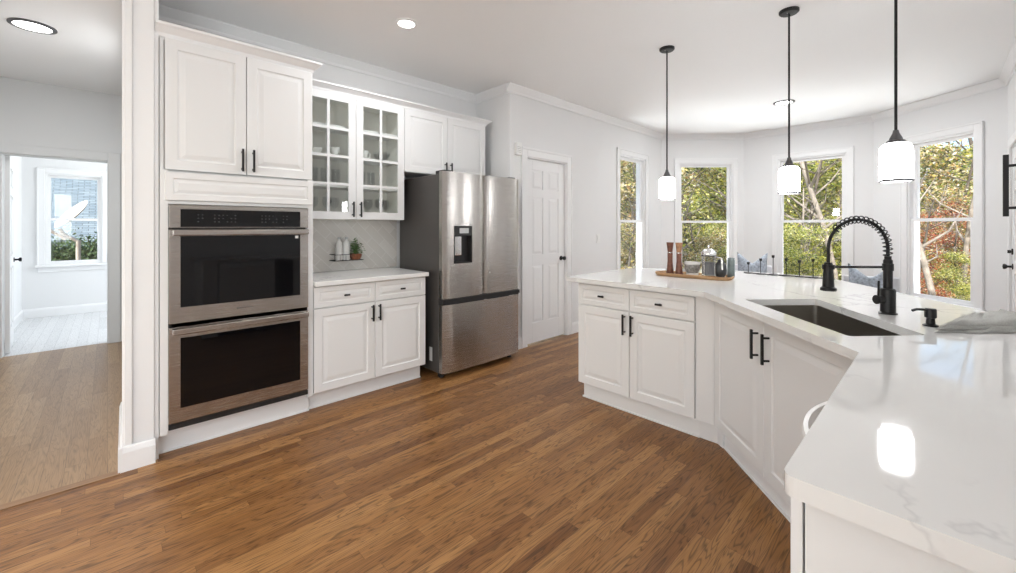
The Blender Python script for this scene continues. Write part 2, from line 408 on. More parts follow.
# ------------------------------------------------------------------ room shell
def frame_of(p0, p1):
    """matrix: local x along p0->p1, local y to the left of travel, z up"""
    d = Vector((p1[0]-p0[0], p1[1]-p0[1])); a = math.atan2(d.y, d.x)
    return Matrix.Translation((p0[0], p0[1], 0)) @ Matrix.Rotation(a, 4, 'Z'), d.length, a
def wall(name, p0, p1, out=1, openings=(), mat='wall', z1=CEIL, th=.14, z0=0):
    """interior face on the line p0->p1, thickness to its left (out=1) or right (out=-1)"""
    Mx, Ln, a = frame_of(p0, p1); mb = MB(); mb.M = Mx
    y0, y1 = (0, th) if out > 0 else (-th, 0)
    xs = 0
    for (u0, u1, a0, a1) in sorted(openings):
        mb.box(xs, y0, z0, u0, y1, z1)
        if a0 > z0: mb.box(u0, y0, z0, u1, y1, a0)
        mb.box(u0, y0, a1, u1, y1, z1); xs = u1
    mb.box(xs, y0, z0, Ln, y1, z1)
    return struct(mb.build(name, M[mat]))
def board(name, p0, p1, prof, side, mat='trim', gaps=(), z=0):
    """moulding run: prof = [(offset from wall, z)], side = +1 room to the left of travel"""
    Mx, Ln, a = frame_of(p0, p1); mb = MB(); mb.M = Mx
    xs = 0; segs = []
    for g0, g1 in sorted(gaps):
        segs.append((xs, g0)); xs = g1
    segs.append((xs, Ln))
    for s0, s1 in segs:
        if s1-s0 > .01: mb.loops([[(s0, side*o, z+h) for o, h in prof], [(s1, side*o, z+h) for o, h in prof]])
    return struct(mb.build(name, M[mat]))
BASE = [(.0005, 0), (.016, 0), (.016, .105), (.009, .125), (.0005, .13)]
CROWN = [(.0005, -.085), (.012, -.085), (.018, -.062), (.045, -.028), (.058, -.012), (.058, -.0005), (.0005, -.0005)]

P_COL = (.047, 3.03)
BX = 7.36
C1 = (6.43, 3.12); C2 = (BX, 2.19); C3 = (BX, .618); C4 = (6.457, -.466)
WY = -.466; XL = -3.2
# floors
mb = MB(); mb.prism([(XL, WY), (6.457, WY), (BX, .618), (BX, 2.19), (6.43, 3.12), (3.03, 3.12), (3.03, 3.67), (.2, 3.67), (.2, 3.0), (XL, 3.0)], -.05, 0)
struct(mb.build('floor', M['floor']))
mb = MB(); mb.box(-1.4, 3.0, -.05, .2, 6.5, 0); struct(mb.build('floor', M['floor_hall']))
mb = MB(); mb.box(-1.1, 6.5, -.05, 2.2, 9.1, 0); struct(mb.build('floor', M['floor_white']))
mb = MB(); mb.box(-1.4, 2.985, .0, .047, 3.04, .004); struct(mb.build('trim_threshold', wood_grain('threshold_oak', (.22, .12, .06), (.32, .19, .10))))
# ceilings
mb = MB(); mb.box(XL-.1, WY-.1, CEIL, BX+.15, 3.8, CEIL+.1); struct(mb.build('ceiling', M['ceil']))
mb = MB(); mb.box(-1.5, 3.8, CEIL, 2.3, 9.2, CEIL+.1); struct(mb.build('ceiling', M['ceil']))
# window sizes: outer clear opening
W_Z0, W_Z1 = .445, 2.325
def along(p0, p1, p): return ((Vector(p)-Vector(p0)).length)
wall('wall_cabinet', (.187, 3.67), (3.03, 3.67), 1)
wall('wall_return', (3.03, 3.67), (3.03, 3.12+.14), 1, th=.10)
w1 = (5.17-3.03, 5.90-3.03, W_Z0, W_Z1)
DX0, DX1 = 3.27, 3.985
wall('wall_pantry', (3.03, 3.12), C1, 1, [(DX0-3.03, DX1-3.03, 0, 2.075), w1])
L2 = (Vector(C2)-Vector(C1)).length; w2c = (Vector((6.923, 2.627))-Vector(C1)).length
w2 = (w2c-.41, w2c+.44, W_Z0, W_Z1)
wall('wall_bay_left', C1, C2, 1, [w2])
L3 = C2[1]-C3[1]; w3 = (2.19-1.71, 2.19-.90, W_Z0, W_Z1)
wall('wall_bay_centre', C2, C3, 1, [w3])
L4 = (Vector(C4)-Vector(C3)).length; w4c = (Vector((6.845, 0))-Vector(C3)).length
w4 = (w4c-.36, w4c+.335, W_Z0, W_Z1)
wall('wall_bay_right', C3, C4, 1, [w4])
# exterior-door wall; travel -X, room on the right
D2 = (6.457-6.16, 6.457-5.22, 0, 2.06)
SW = (6.457+.75, 6.457+2.65, .85, 2.35)
wall('wall_right', C4, (XL, WY), 1, [D2, SW])
wall('wall_rear', (XL, WY), (XL, 3.03), 1, [(.566, 2.966, .7, 2.4)])
wall('wall_left', (XL, 3.03), (-1.3, 3.03), 1)
# wall end (column) beside the oven cabinet, and the hall
mb = MB(); mb.prism([(.055, 3.03), (.187, 3.03), (.187, 3.81), (.072, 3.81)], 0, CEIL); struct(mb.build('wall_end', M['trim'], bevel=.003))
mb = MB(); mb.box(.062, 3.018, 0, .096, 3.030, CEIL); struct(mb.build('trim_wall_end', M['trim'], bevel=.004))
mb = MB(); mb.box(.1875, 3.04, 0, .206, 3.66, CEIL); struct(mb.build('trim_filler', M['trim']))
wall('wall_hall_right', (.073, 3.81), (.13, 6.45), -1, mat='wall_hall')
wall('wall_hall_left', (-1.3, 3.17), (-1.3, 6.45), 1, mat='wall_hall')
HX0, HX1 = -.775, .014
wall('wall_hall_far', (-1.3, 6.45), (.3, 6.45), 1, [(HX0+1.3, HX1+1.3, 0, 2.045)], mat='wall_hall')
wall('wall_far_room_left', (-.875, 6.59), (-.875, 9.0), 1)
wall('wall_far_room_right', (2.0, 6.59), (2.0, 9.0), -1, [(.4, 1.9, .85, 2.35)])
wall('wall_far_room_front', (.3, 6.45), (2.1, 6.45), 1)
FW = (-.655+.875, -.06+.875, .745, 2.08)
wall('wall_far_room_back', (-.875, 9.0), (2.0, 9.0), 1, [FW])
# baseboards
board('baseboard_pantry', (3.03, 3.12), C1, BASE, -1, gaps=[(DX0-3.03-.08, DX1-3.03+.085)])
board('baseboard_bay_left', C1, C2, BASE, -1); board('baseboard_bay_centre', C2, C3, BASE, -1); board('baseboard_bay_right', C3, C4, BASE, -1)
board('baseboard_right', (5.13, WY), (2.9, WY), BASE, -1)
board('baseboard_wall_end', (.040, 3.0175), (.19, 3.0175), [(0, 0), (.018, 0), (.018, .10), (.010, .125), (0, .13)], -1)
board('baseboard_hall_right', (.0545, 3.0), (.072, 3.80), [(0, 0), (.016, 0), (.016, .10), (.008, .13), (0, .13)], 1)
board('baseboard_far_room_back', (-.875, 9.0), (2.0, 9.0), BASE, -1)
board('baseboard_far_room_left', (-.875, 6.6), (-.875, 9.0), BASE, -1)
# crown mouldings of the kitchen
board('trim_crown_cabinet', (.187, 3.67), (3.03, 3.67), CROWN, -1, z=CEIL)
board('trim_crown_return', (3.03, 3.67), (3.03, 3.12), CROWN, -1, z=CEIL)
board('trim_crown_pantry', (3.03-.058, 3.12), C1, CROWN, -1, z=CEIL)
board('trim_crown_bay_left', C1, C2, CROWN, -1, z=CEIL); board('trim_crown_bay_centre', C2, C3, CROWN, -1, z=CEIL); board('trim_crown_bay_right', C3, C4, CROWN, -1, z=CEIL)
board('trim_crown_right', C4, (XL, WY), CROWN, -1, z=CEIL)

def window(idx, p0, p1, o, label, sill=True, th=.14, split=.5, thin=False):
    """double-hung window in the opening o of wall p0->p1 (room on the right of travel)"""
    Mx, Ln, a = frame_of(p0, p1); u0, u1, z0, z1 = o
    root = bpy.data.objects.new('window_%d' % idx, None); COL.objects.link(root)
    c = Mx @ Vector(((u0+u1)/2, 0, z0)); root.location = c; root.rotation_euler = (0, 0, a)
    root['kind'] = 'structure'; root['label'] = label; root['category'] = 'window'
    w = (u1-u0)/2; h = z1-z0; cs = .075
    m = MB()   # casing on the room side (local -y)
    m.box(-w-cs, -.018, -.0, -w, 0, h+cs); m.box(w, -.018, 0, w+cs, 0, h+cs); m.box(-w, -.018, h, w, 0, h+cs)
    m.box(-w-cs-.004, -.026, -.03, -w-cs+.012, 0, h+cs+.004); m.box(w+cs-.012, -.026, -.03, w+cs+.004, 0, h+cs+.004); m.box(-w-cs-.004, -.026, h+cs-.012, w+cs+.004, 0, h+cs+.006)
    m.build('window_casing', M['trim'], root, bevel=.003)
    m = MB(); t = .02   # jamb liner
    m.box(-w, 0, 0, -w+t, th, h).box(w-t, 0, 0, w, th, h).box(-w+t, 0, h-t, w-t, th, h).box(-w+t, 0, 0, w-t, th, t)
    m.build('window_frame', M['trim'], root, bevel=.002)
    m = MB(); m.box(-w-cs-.02, -.05, -.03, w+cs+.02, 0, 0).box(-w-cs, -.016, -.10, w+cs, 0, -.03)
    m.build('window_sill', M['trim'], root, bevel=.004)
    s = .036; mid = h*split
    def sash(name, yy, zz0, zz1):
        m = MB(); x0, x1 = -w+t, w-t
        m.box(x0, yy, zz0, x0+s, yy+.03, zz1).box(x1-s, yy, zz0, x1, yy+.03, zz1).box(x0+s, yy, zz1-s, x1-s, yy+.03, zz1).box(x0+s, yy, zz0, x1-s, yy+.03, zz0+s)
        so = m.build(name, M['trim'], root, bevel=.002)
        g = MB(); g.box(x0+s, yy+.013, zz0+s, x1-s, yy+.017, zz1-s); g.build('glass', M['glass'], so)
    sash('upper_sash', .048, mid-.018, h-t); sash('lower_sash', .014, t, mid+.018)
    return root
window(1, (3.03, 3.12), C1, w1, 'narrow white double-hung window on the wall beside the pantry door', split=.5)
window(2, C1, C2, w2, 'white double-hung window behind the wooden tray, second from the pantry door')
window(3, C2, C3, w3, 'white double-hung window behind the candle holder, centre of the bay')
window(4, C3, C4, w4, 'rightmost white double-hung window with red and gold leaves outside')
window(5, (-.875, 9.0), (2.0, 9.0), FW, 'small white window in the far room showing a satellite dish')
window(6, (XL, WY), (XL, 3.03), (.566, 2.966, .7, 2.4), 'unseen wide window added behind the camera')  # unseen window added to let fill light in from the rear
window(7, C4, (XL, WY), SW, 'unseen wide window added in the side wall behind the camera')  # added out of view so fill light reaches the cabinet fronts
window(8, (2.0, 9.0), (2.0, 6.59), (.51, 2.01, .85, 2.35), 'unseen window added in the right wall of the far room')  # out-of-view window added to bring light into the far room

# ------------------------------------------------------------------ doors
def six_panel(mb, x0, x1, z0, z1, yf, t=.036):
    W = x1-x0; st = W*.16; mu = W*.14; H = z1-z0
    mb.box(x0, yf+.012, z0, x1, yf+t-.012, z1)
    rails = [(0, .22), (.86, .98), (1.62, 1.71), (H-.11, H)]
    for yy in (yf, yf+t-.012):
        mb.box(x0, yy, z0, x0+st, yy+.012, z1); mb.box(x1-st, yy, z0, x1, yy+.012, z1)
        cx = (x0+x1)/2
        for r0, r1 in rails: mb.box(x0+st, yy, z0+r0, x1-st, yy+.012, z0+r1)
        for (a, b), (c, d) in zip(rails, rails[1:]): mb.box(cx-mu/2, yy, z0+b, cx+mu/2, yy+.012, z0+c)
    for (a, b), (c, d) in zip(rails, rails[1:]):
        for xa, xb in ((x0+st, (x0+x1)/2-mu/2), ((x0+x1)/2+mu/2, x1-st)):
            mb.rectrings(xa, xb, z0+b, z0+c, [(0, yf+.012), (.012, yf+.0105), (.034, yf+.003)], capback=False)
def knob(parent, x, z, yf, mat='black'):
    m = MB(); m.lathe([(.027, 0), (.027, -.006), (.011, -.008), (.010, -.032), (.020, -.040), (.026, -.052), (.022, -.062), (.001, -.066)], (x, yf, z), axis='Y', seg=20)
    return m.build('door_knob', M[mat], parent, smooth=True)
d1 = bpy.data.objects.new('door_1', None); COL.objects.link(d1); d1.location = (DX0, 3.12, 0); struct(d1, 'white six-panel door with black knob, right of the refrigerator', 'door')
w_ = DX1-DX0
m = MB(); m.box(.0, 0, .0, .018, .14, 2.075).box(w_-.018, 0, 0, w_, .14, 2.075).box(.018, 0, 2.057, w_-.018, .14, 2.075); m.build('door_jamb', M['trim'], d1)
m = MB(); cz = .085
m.box(-cz+.012, -.018, 0, .010, 0, 2.07+cz).box(w_-.010, -.018, 0, w_+cz-.012, 0, 2.07+cz).box(.010, -.018, 2.068, w_-.010, 0, 2.07+cz)
m.box(-cz+.004, -.026, 0, -cz+.02, 0, 2.075+cz).box(w_+cz-.02, -.026, 0, w_+cz-.004, 0, 2.075+cz).box(-cz+.004, -.026, 2.055+cz, w_+cz-.004, 0, 2.078+cz)
m.build('door_casing', M['trim'], d1, bevel=.003)
m = MB(); six_panel(m, .022, w_-.024, .012, 2.048, .022); leaf = m.build('door_leaf', M['trim'], d1, bevel=.002)
knob(leaf, w_-.085, .93, .022)
m = MB()
for z in (.25, 1.05, 1.85): m.lathe([(.006, 0), (.006, .09)], (.012, .018, z), seg=10)
m.build('hinge', M['chrome'], leaf)

d2 = bpy.data.objects.new('door_2', None); COL.objects.link(d2)
d2.location = (6.16, WY, 0); d2.rotation_euler = (0, 0, math.pi); struct(d2, 'white exterior door at the right edge with black knob and deadbolt', 'door')
dw = .94
m = MB(); m.box(0, 0, 0, .02, .14, 2.06).box(dw-.02, 0, 0, dw, .14, 2.06).box(.02, 0, 2.04, dw-.02, .14, 2.06); m.build('door_jamb', M['trim'], d2)
m = MB(); m.box(-.07, -.018, 0, .008, 0, 2.13).box(dw-.008, -.018, 0, dw+.07, 0, 2.13).box(.008, -.018, 2.052, dw-.008, 0, 2.13); m.build('door_casing', M['trim'], d2, bevel=.004)
m = MB(); six_panel(m, .024, dw-.024, .012, 2.036, .004); leaf2 = m.build('door_leaf', M['trim'], d2, bevel=.002)
knob(leaf2, .085, .93, .004)
m = MB(); m.lathe([(.028, 0), (.028, -.010), (.012, -.012), (.012, -.02), (.001, -.021)], (.085, .004, 1.07), axis='Y', seg=18).box(.081, -.03, 1.055, .089, -.012, 1.085); m.build('deadbolt', M['black'], leaf2)

# hall doorway with its open leaf
d3 = bpy.data.objects.new('door_3', None); COL.objects.link(d3); d3.location = (HX0, 6.45, 0); struct(d3, 'cased doorway at the end of the hall with its white door swung open', 'door')
hw = HX1-HX0
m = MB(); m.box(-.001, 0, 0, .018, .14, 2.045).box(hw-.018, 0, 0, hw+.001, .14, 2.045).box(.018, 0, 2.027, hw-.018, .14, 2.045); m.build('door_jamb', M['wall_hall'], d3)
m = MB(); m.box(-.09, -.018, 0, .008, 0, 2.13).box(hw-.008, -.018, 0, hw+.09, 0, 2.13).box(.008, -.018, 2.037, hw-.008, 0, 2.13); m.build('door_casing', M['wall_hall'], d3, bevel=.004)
m = MB(); m.M = Matrix.Translation((.02, .14, 0)) @ Matrix.Rotation(math.radians(94), 4, 'Z'); six_panel(m, 0, .74, .012, 2.03, -.036); lf3 = m.build('door_leaf', M['trim'], d3, bevel=.002)
m = MB(); m.M = Matrix.Translation((.02, .14, 0)) @ Matrix.Rotation(math.radians(94), 4, 'Z')
m.lathe([(.027, 0), (.027, -.006), (.011, -.008), (.010, -.032), (.024, -.045), (.022, -.058), (.001, -.062)], (.68, -.036, .93), axis='Y', seg=18); m.build('door_knob', M['black'], lf3, smooth=True)
m = MB(); m.box(hw-.019, .05, .90, hw-.0175, .09, 1.0); m.build('strike_plate', M['black'], d3)

# ------------------------------------------------------------------ cabinet helpers (local: x right, y into the cabinet, z up)
DOORP = [(0, .019), (0, .002), (.002, 0), (.056, 0), (.061, .006), (.069, .0065), (.094, .001)]
DRAWP = [(0, .019), (0, .002), (.002, 0), (.034, 0), (.038, .005), (.044, .0055), (.060, .001)]
def panel(parent, name, x0, x1, z0, z1, yf=0, prof=DOORP, mat='cab'):
    m = MB(); m.rectrings(x0, x1, z0, z1, [(i, yf+y) for i, y in prof]); return m.build(name, M[mat], parent)
def pull(parent, x, z0, z1, yf=0, r=.0058, so=.032):
    m = MB(); m.box(x-r, yf-so-r, z0, x+r, yf-so+r, z1)
    for z in (z0+.018, z1-.018): m.box(x-r*.8, yf-so+r, z-r*.8, x+r*.8, yf, z+r*.8)
    return m.build('handle', M['black'], parent, bevel=.0015)
def tknob(parent, x, z, yf=0, w=.021):
    m = MB(); m.box(x-w, yf-.030, z-.0065, x+w, yf-.019, z+.0065).box(x-.006, yf-.019, z-.005, x+.006, yf, z+.005)
    return m.build('knob', M['black'], parent, bevel=.002)
def ring(mb, poly, t, z0, z1):
    """hollow wall of thickness t round a convex polygon (ccw)"""
    n = len(poly); P = [Vector(p) for p in poly]; inner = []
    for i in range(n):
        a, b, c = P[i-1], P[i], P[(i+1) % n]
        d1 = (b-a).normalized(); d2 = (c-b).normalized(); n1 = Vector((-d1.y, d1.x)); n2 = Vector((-d2.y, d2.x))
        k = (n1+n2)/(1+n1.dot(n2)); inner.append(b+k*t)
    for i in range(n):
        j = (i+1) % n; q = [P[i], P[j], inner[j], inner[i]]
        mb.prism([(v.x, v.y) for v in q], z0, z1)

# ---- oven cabinet
oc = thing('oven_cabinet', 'tall white cabinet holding the double wall oven, two raised-panel doors on top', 'cabinet', (.210, 3.03, 0))
CW = .82
m = MB()
m.box(0, .02, .125, .018, .635, 2.38).box(CW-.018, .02, .125, CW, .635, 2.38).box(.018, .60, .125, CW-.018, .635, 2.38)
m.box(.018, .02, 1.435, CW-.018, .60, 1.46).box(.018, .02, .125, CW-.018, .60, .148).box(.018, .02, 2.36, CW-.018, .60, 2.38)
m.box(0, .001, .125, .036, .02, 1.625).box(CW-.036, .001, .125, CW, .02, 1.625).box(.018, .021, 1.60, CW-.018, .60, 1.625)
m.box(.036, .001, 1.432, CW-.036, .02, 1.45)
m.build('body', M['cab'], oc)
panel(oc, 'fixed_panel', .022, CW-.004, 1.452, 1.612, -.018, DRAWP)
da = panel(oc, 'door', .022, .418, 1.627, 2.372, -.0); db = panel(oc, 'door', .422, CW-.003, 1.627, 2.372, -.0)
pull(da, .395, 1.645, 1.785, 0); pull(db, .455, 1.645, 1.785, 0)
m = MB(); m.box(.0, .075, .001, CW-.004, .09, .125); m.box(.0, .066, .001, CW-.004, .0755, .012); m.build('toe_kick', M['trim'], oc)
CP = [(0, 0), (-.006, 0), (-.012, .02), (-.040, .048), (-.052, .056), (-.052, .070), (0, .070)]
m = MB()  # crown: front run with a mitred right return
prof = [(-o, h) for o, h in CP]
m.loops([[(-.02, .019-o, 2.376+h) for o, h in prof], [(CW+o, .019-o, 2.376+h) for o, h in prof], [(CW+o, .28, 2.376+h) for o, h in prof]])
m.build('crown', M['trim'], oc)

# ---- double wall oven (a thing of its own)
ov = thing('double_wall_oven', 'stainless steel double wall oven with black glass doors in the tall cabinet', 'oven', (.248, 3.012, .15))
OW = .745
m = MB(); m.box(.012, .012, .01, OW-.012, .55, 1.27); m.build('body', M['blackp'], ov)
m = MB(); m.box(0, 0, 1.145, OW, .018, 1.277); cp = m.build('control_panel', M['steel'], ov, bevel=.002)
m = MB(); m.box(.052, -.002, 1.150, OW-.052, .0005, 1.253); m.build('control_glass', M['ovenglass'], cp)
mk = pmat('faint_marking', (.05, .05, .052), .4)
for gx, nx in ((.13, 2), (.21, 6), (.46, 5), (.585, 2)):
    m = MB()
    for i in range(nx):
        for j in range(3):
            if (i*7+j*3+int(gx*100)) % 5: m.box(gx+i*.021, -.0025, 1.178+j*.02, gx+i*.021+.008, -.0021, 1.184+j*.02)
    m.build('control_marking', mk, cp)
def oven_door(z0, z1, g0, g1, hz, first):
    m = MB(); m.box(0, 0, z0, OW, .03, z1); d = m.build('oven_door', M['steel'], ov, bevel=.002)
    m = MB(); m.box(.052, -.003, g0, OW-.052, .0005, g1); m.build('door_glass', M['ovenglass'], d, bevel=.001)
    m = MB(); m.box(.012, -.058, hz-.017, OW-.012, -.040, hz+.017)
    for x in (.012, OW-.040): m.box(x, -.040, hz-.014, x+.028, 0, hz+.014)
    m.build('handle', M['steel'], d, bevel=.005)
    if first:
        m = MB(); m.box(OW-.085, -.0045, g1-.024, OW-.065, -.003, g1-.006); m.build('sticker', M['plate'], d)
        m = MB()
        for i in range(7): m.box(OW*.5-.045+i*.013, -.0008, z0+.045, OW*.5-.045+i*.013+.0095, .0002, z0+.053)
        m.build('logo', pmat('logo_grey', (.16, .15, .15), .4), d)
oven_door(.600, 1.135, .69, 1.098, 1.118, True); oven_door(.035, .578, .115, .515, .560, False)
m = MB(); m.box(.002, .012, .578, OW-.002, .03, .600); m.build('vent_strip', M['blackp'], ov)
m = MB(); m.box(.0, .004, 0, OW, .03, .028); m.build('vent_strip', M['blackp'], ov)

# ---- base cabinet
bc = thing('base_cabinet', 'white base cabinet with two drawers and two doors between oven and refrigerator', 'cabinet', (1.033, 3.03, 0))
BW = .915
m = MB(); m.box(0, .02, .13, .018, .63, .883).box(BW-.018, .02, .13, BW, .63, .883).box(.018, .02, .13, BW-.018, .61, .148).box(.018, .61, .13, BW-.018, .63, .883).box(.018, .02, .148, BW-.018, .03, .883)
m.build('body', M['cab'], bc)
for i, (a_, b_) in enumerate(((.004, .455), (.460, BW-.004))):
    d = panel(bc, 'door', a_, b_, .135, .722); x = b_-.026 if i == 0 else a_+.026; pull(d, x, .58, .705)
    d = panel(bc, 'drawer', a_, b_, .730, .876, 0, DRAWP); tknob(d, (a_+b_)/2, .803)
m = MB(); m.box(0, .095, .001, BW, .11, .13).box(0, .086, .001, BW, .0955, .012); m.build('toe_kick', M['trim'], bc)
m = MB(); m.prism([(1.036, 2.995), (1.958, 2.995), (1.958, 3.655), (1.036, 3.655)], .884, .918)
tag(m.build('countertop', M['quartz'], bevel=.004), 'short white quartz countertop left of the refrigerator', 'countertop')
m = MB(); m.box(1.034, 3.656, .9185, 2.02, 3.669, 1.362)
tag(m.build('backsplash', M['tile']), 'pale herringbone tile backsplash above the short countertop', 'backsplash')

# ---- upper glass cabinet and over-fridge cabinet
gc = thing('glass_door_cabinet', 'white wall cabinet with two eight-pane glass doors beside the tall oven cabinet', 'cabinet', (1.033, 3.35, 1.362))
GW, GH = .895, 1.012
m = MB(); m.box(0, .02, 0, .018, .31, GH).box(GW-.018, .02, 0, GW, .31, GH).box(.018, .02, 0, GW-.018, .31, .018).box(.018, .02, GH-.018, GW-.018, .31, GH).box(.018, .295, .018, GW-.018, .31, GH-.018).box(GW/2-.02, .02, .018, GW/2+.02, .035, GH-.018)
m.build('body', M['cabin'], gc)
SH = [.27, .52, .76]
for z in SH:
    m = MB(); m.box(.019, .06, z-.009, GW-.019, .294, z+.009); m.build('shelf', M['cab'], gc)
for i, (a_, b_) in enumerate(((.003, .4455), (.4495, GW-.003))):
    m = MB(); st = .060; z0, z1 = .002, GH-.003
    m.box(a_, 0, z0, a_+st, .019, z1).box(b_-st, 0, z0, b_, .019, z1).box(a_+st, 0, z0, b_-st, .019, z0+st).box(a_+st, 0, z1-st, b_-st, .019, z1)
    cx = (a_+b_)/2; m.box(cx-.010, .002, z0+st, cx+.010, .017, z1-st)
    hh = (z1-z0-2*st)/4
    for k in (1, 2, 3): m.box(a_+st, .002, z0+st+hh*k-.010, cx-.010, .017, z0+st+hh*k+.010).box(cx+.010, .002, z0+st+hh*k-.010, b_-st, .017, z0+st+hh*k+.010)
    d = m.build('door', M['cab'], gc)
    m = MB(); m.box(a_+st, .0135, z0+st, b_-st, .0165, z1-st); m.build('glass', M['cabglass'], d)
    x = b_-.03 if i == 0 else a_+.03; pull(d, x, .02, .145)
fc = thing('over_fridge_cabinet', 'white two-door wall cabinet above the refrigerator', 'cabinet', (1.929, 3.35, 1.80))
FWd = .965; FH = .574
m = MB(); m.box(0, .02, 0, FWd, .31, FH); m.build('body', M['cab'], fc)
for i, (a_, b_) in enumerate(((.003, .4705), (.4745, FWd-.003))):
    d = panel(fc, 'door', a_, b_, .002, FH-.003); x = b_-.03 if i == 0 else a_+.03; pull(d, x, .015, .125)
m = MB(); xa, xb = 1.0325, 2.905
m.loops([[(xa, 3.368-o, 2.376+h*.8) for o, h in prof], [(xb+o, 3.368-o, 2.376+h*.8) for o, h in prof], [(xb+o, 3.66, 2.376+h*.8) for o, h in prof]])
tag(m.build('cabinet_crown', M['trim']), 'white crown moulding running along the top of the wall cabinets', 'moulding')

# glassware behind the glass doors
def goblet(nm, mat):
    m = MB(); m.lathe([(.030, 0), (.030, .003), (.004, .006), (.004, .07), (.012, .078), (.030, .095), (.036, .125), (.032, .165), (.030, .165), (.034, .125), (.028, .098), (.004, .082)], seg=16)
    return m.build(nm, mat, smooth=True)
def tumbler(nm, mat, r=.033, h=.11):
    m = MB(); m.lathe([(r*.85, 0), (r, h), (r-.003, h), (r*.8, .006)], seg=16); return m.build(nm, mat, smooth=True)
def bowl(nm, mat, r=.06, h=.05):
    m = MB(); m.lathe([(r*.45, 0), (r*.5, .004), (r*.85, h*.5), (r, h), (r-.004, h), (r*.8, h*.5), (r*.4, .008)], seg=20); return m.build(nm, mat, smooth=True)
def cup(nm, mat):
    m = MB(); m.lathe([(.026, 0), (.038, .03), (.041, .075), (.038, .075), (.034, .03), (.02, .006)], seg=18)
    m.tube([(.039, 0, .062), (.058, 0, .060), (.064, 0, .04), (.054, 0, .022), (.038, 0, .024)], .0045, 8); return m.build(nm, mat, smooth=True)
zb = 1.362
g0 = None; n = 0
rows = [(.018, [(.10, 'lower left'), (.18, ''), (.30, ''), (.56, ''), (.66, ''), (.76, '')])]
spots = [(.09, .018), (.17, .018), (.26, .018), (.34, .018), (.55, .018), (.64, .018), (.72, .018), (.80, .018)]
for i, (x, z) in enumerate(spots):
    if g0 is None: g0 = goblet('wine_glass', M['drink']); o = g0
    else: o = g0.copy(); COL.objects.link(o)
    o.location = (1.033+x, 3.35+.13+.05*(i % 2), zb+z+.0008)
    tag(o, 'clear stemmed glass standing on the bottom of the glass-door cabinet', 'glass', 'stemmed glasses in the bottom of the glass-door cabinet')
t0 = None
for i, (x, z) in enumerate([(.08, .279), (.16, .279), (.25, .279), (.34, .279), (.56, .279), (.65, .279)]):
    if t0 is None: t0 = tumbler('tumbler', M['drink'], .034, .14); o = t0
    else: o = t0.copy(); COL.objects.link(o)
    o.location = (1.033+x, 3.50, zb+z+.0008); tag(o, 'clear tall tumbler on the lowest shelf of the glass-door cabinet', 'glass', 'tumblers on the lowest cabinet shelf')
for i, (x, r, h, lab) in enumerate(((.16, .065, .045, 'wide white bowl on the middle shelf behind the left glass door'), (.33, .045, .07, 'small white bowl on the middle shelf behind the left glass door'))):
    o = bowl('bowl', M['ceramic'], r, h); o.location = (1.033+x, 3.50, zb+.529+.0008); tag(o, lab, 'bowl')
o = cup('teacup', M['ceramic']); o.location = (1.033+.58, 3.50, zb+.529+.0008); tag(o, 'white cup on the middle shelf behind the right glass door', 'cup')
o = bowl('glass_bowl', M['drink'], .075, .075); o.location = (1.033+.75, 3.50, zb+.529+.0008); tag(o, 'round clear glass bowl on the middle shelf behind the right glass door', 'bowl')

# ------------------------------------------------------------------ refrigerator
fr = thing('refrigerator', 'stainless french-door refrigerator with water dispenser and bottom freezer drawer', 'refrigerator', (2.035, 2.90, 0))
RW = .915
m = MB(); m.box(.004, .072, .045, RW-.004, .735, 1.755); m.build('body', M['fridgeside'], fr, bevel=.006)
def fdoor(name, x0, x1, z0, z1, bow=.010, rr=.018):
    pts = []
    n = 14
    for k in range(n+1):
        q = k/n; x = x0+(x1-x0)*q; y = -bow*math.sin(math.pi*q)
        e = min(q, 1-q)*(x1-x0)
        if e < rr: y += rr-math.sqrt(max(0, rr*rr-(rr-e)**2))
        pts.append((x, y))
    pts = [(x0, .062)]+[(x0, rr)]+pts[1:-1]+[(x1, rr), (x1, .062)]
    m = MB(); m.prism(pts[::-1], z0, z1); return m.build(name, M['steel'], fr, smooth=True, angle=50)
ld = fdoor('door', .0, .4565, .688, 1.775); rd = fdoor('door', .4605, RW, .688, 1.775)
cut = MB(); cut.box(.105, -.05, .985, .305, .055, 1.31); bool_cut(ld, [cut])
m = MB(); m.box(.107, .045, .987, .303, .0545, 1.308).box(.107, -.0085, .987, .113, .045, 1.308).box(.297, -.0085, .987, .303, .045, 1.308).box(.113, -.0085, .987, .297, .045, .993)
m.build('dispenser_recess', M['blackp'], ld)
m = MB(); m.box(.113, -.0085, 1.225, .297, .045, 1.308); m.build('dispenser_panel', M['blackp'], ld)
m = MB(); m.box(.165, -.010, 1.245, .265, -.0085, 1.29); m.build('dispenser_display', M['screen'], ld)
m = MB(); m.box(.135, .018, 1.05, .21, .044, 1.222); m.build('dispenser_lever', M['chrome'], ld, bevel=.006)
dr = fdoor('freezer_drawer', 0, RW, .055, .635, .008)
m = MB(); m.box(.002, .012, .635, RW-.002, .07, .688); m.box(.0, -.002, .648, RW, .012, .680); m.build('handle_recess', M['blackp'], fr)
for x in (.03, RW-.11):
    m = MB(); m.box(x, .03, 1.7551, x+.08, .16, 1.79); m.build('hinge_cover', M['blackp'], fr, bevel=.004)
for x in (.05, RW-.05):
    m = MB(); m.lathe([(.022, 0), (.022, .055)], (x, .10, .0), seg=14); m.build('foot', M['blackp'], fr)
m = MB(); m.box(.012, .085, .016, RW-.012, .10, .046); m.build('base_grille', M['blackp'], fr)
m = MB(); m.box(.0028, .17, .13, .0042, .215, .25); m.build('energy_label', M['plate'], fr)
m = MB(); m.lathe([(.010, 0), (.010, -.003)], (.515, -.004, .88), axis='Y', seg=14); m.build('badge', M['chrome'], rd)
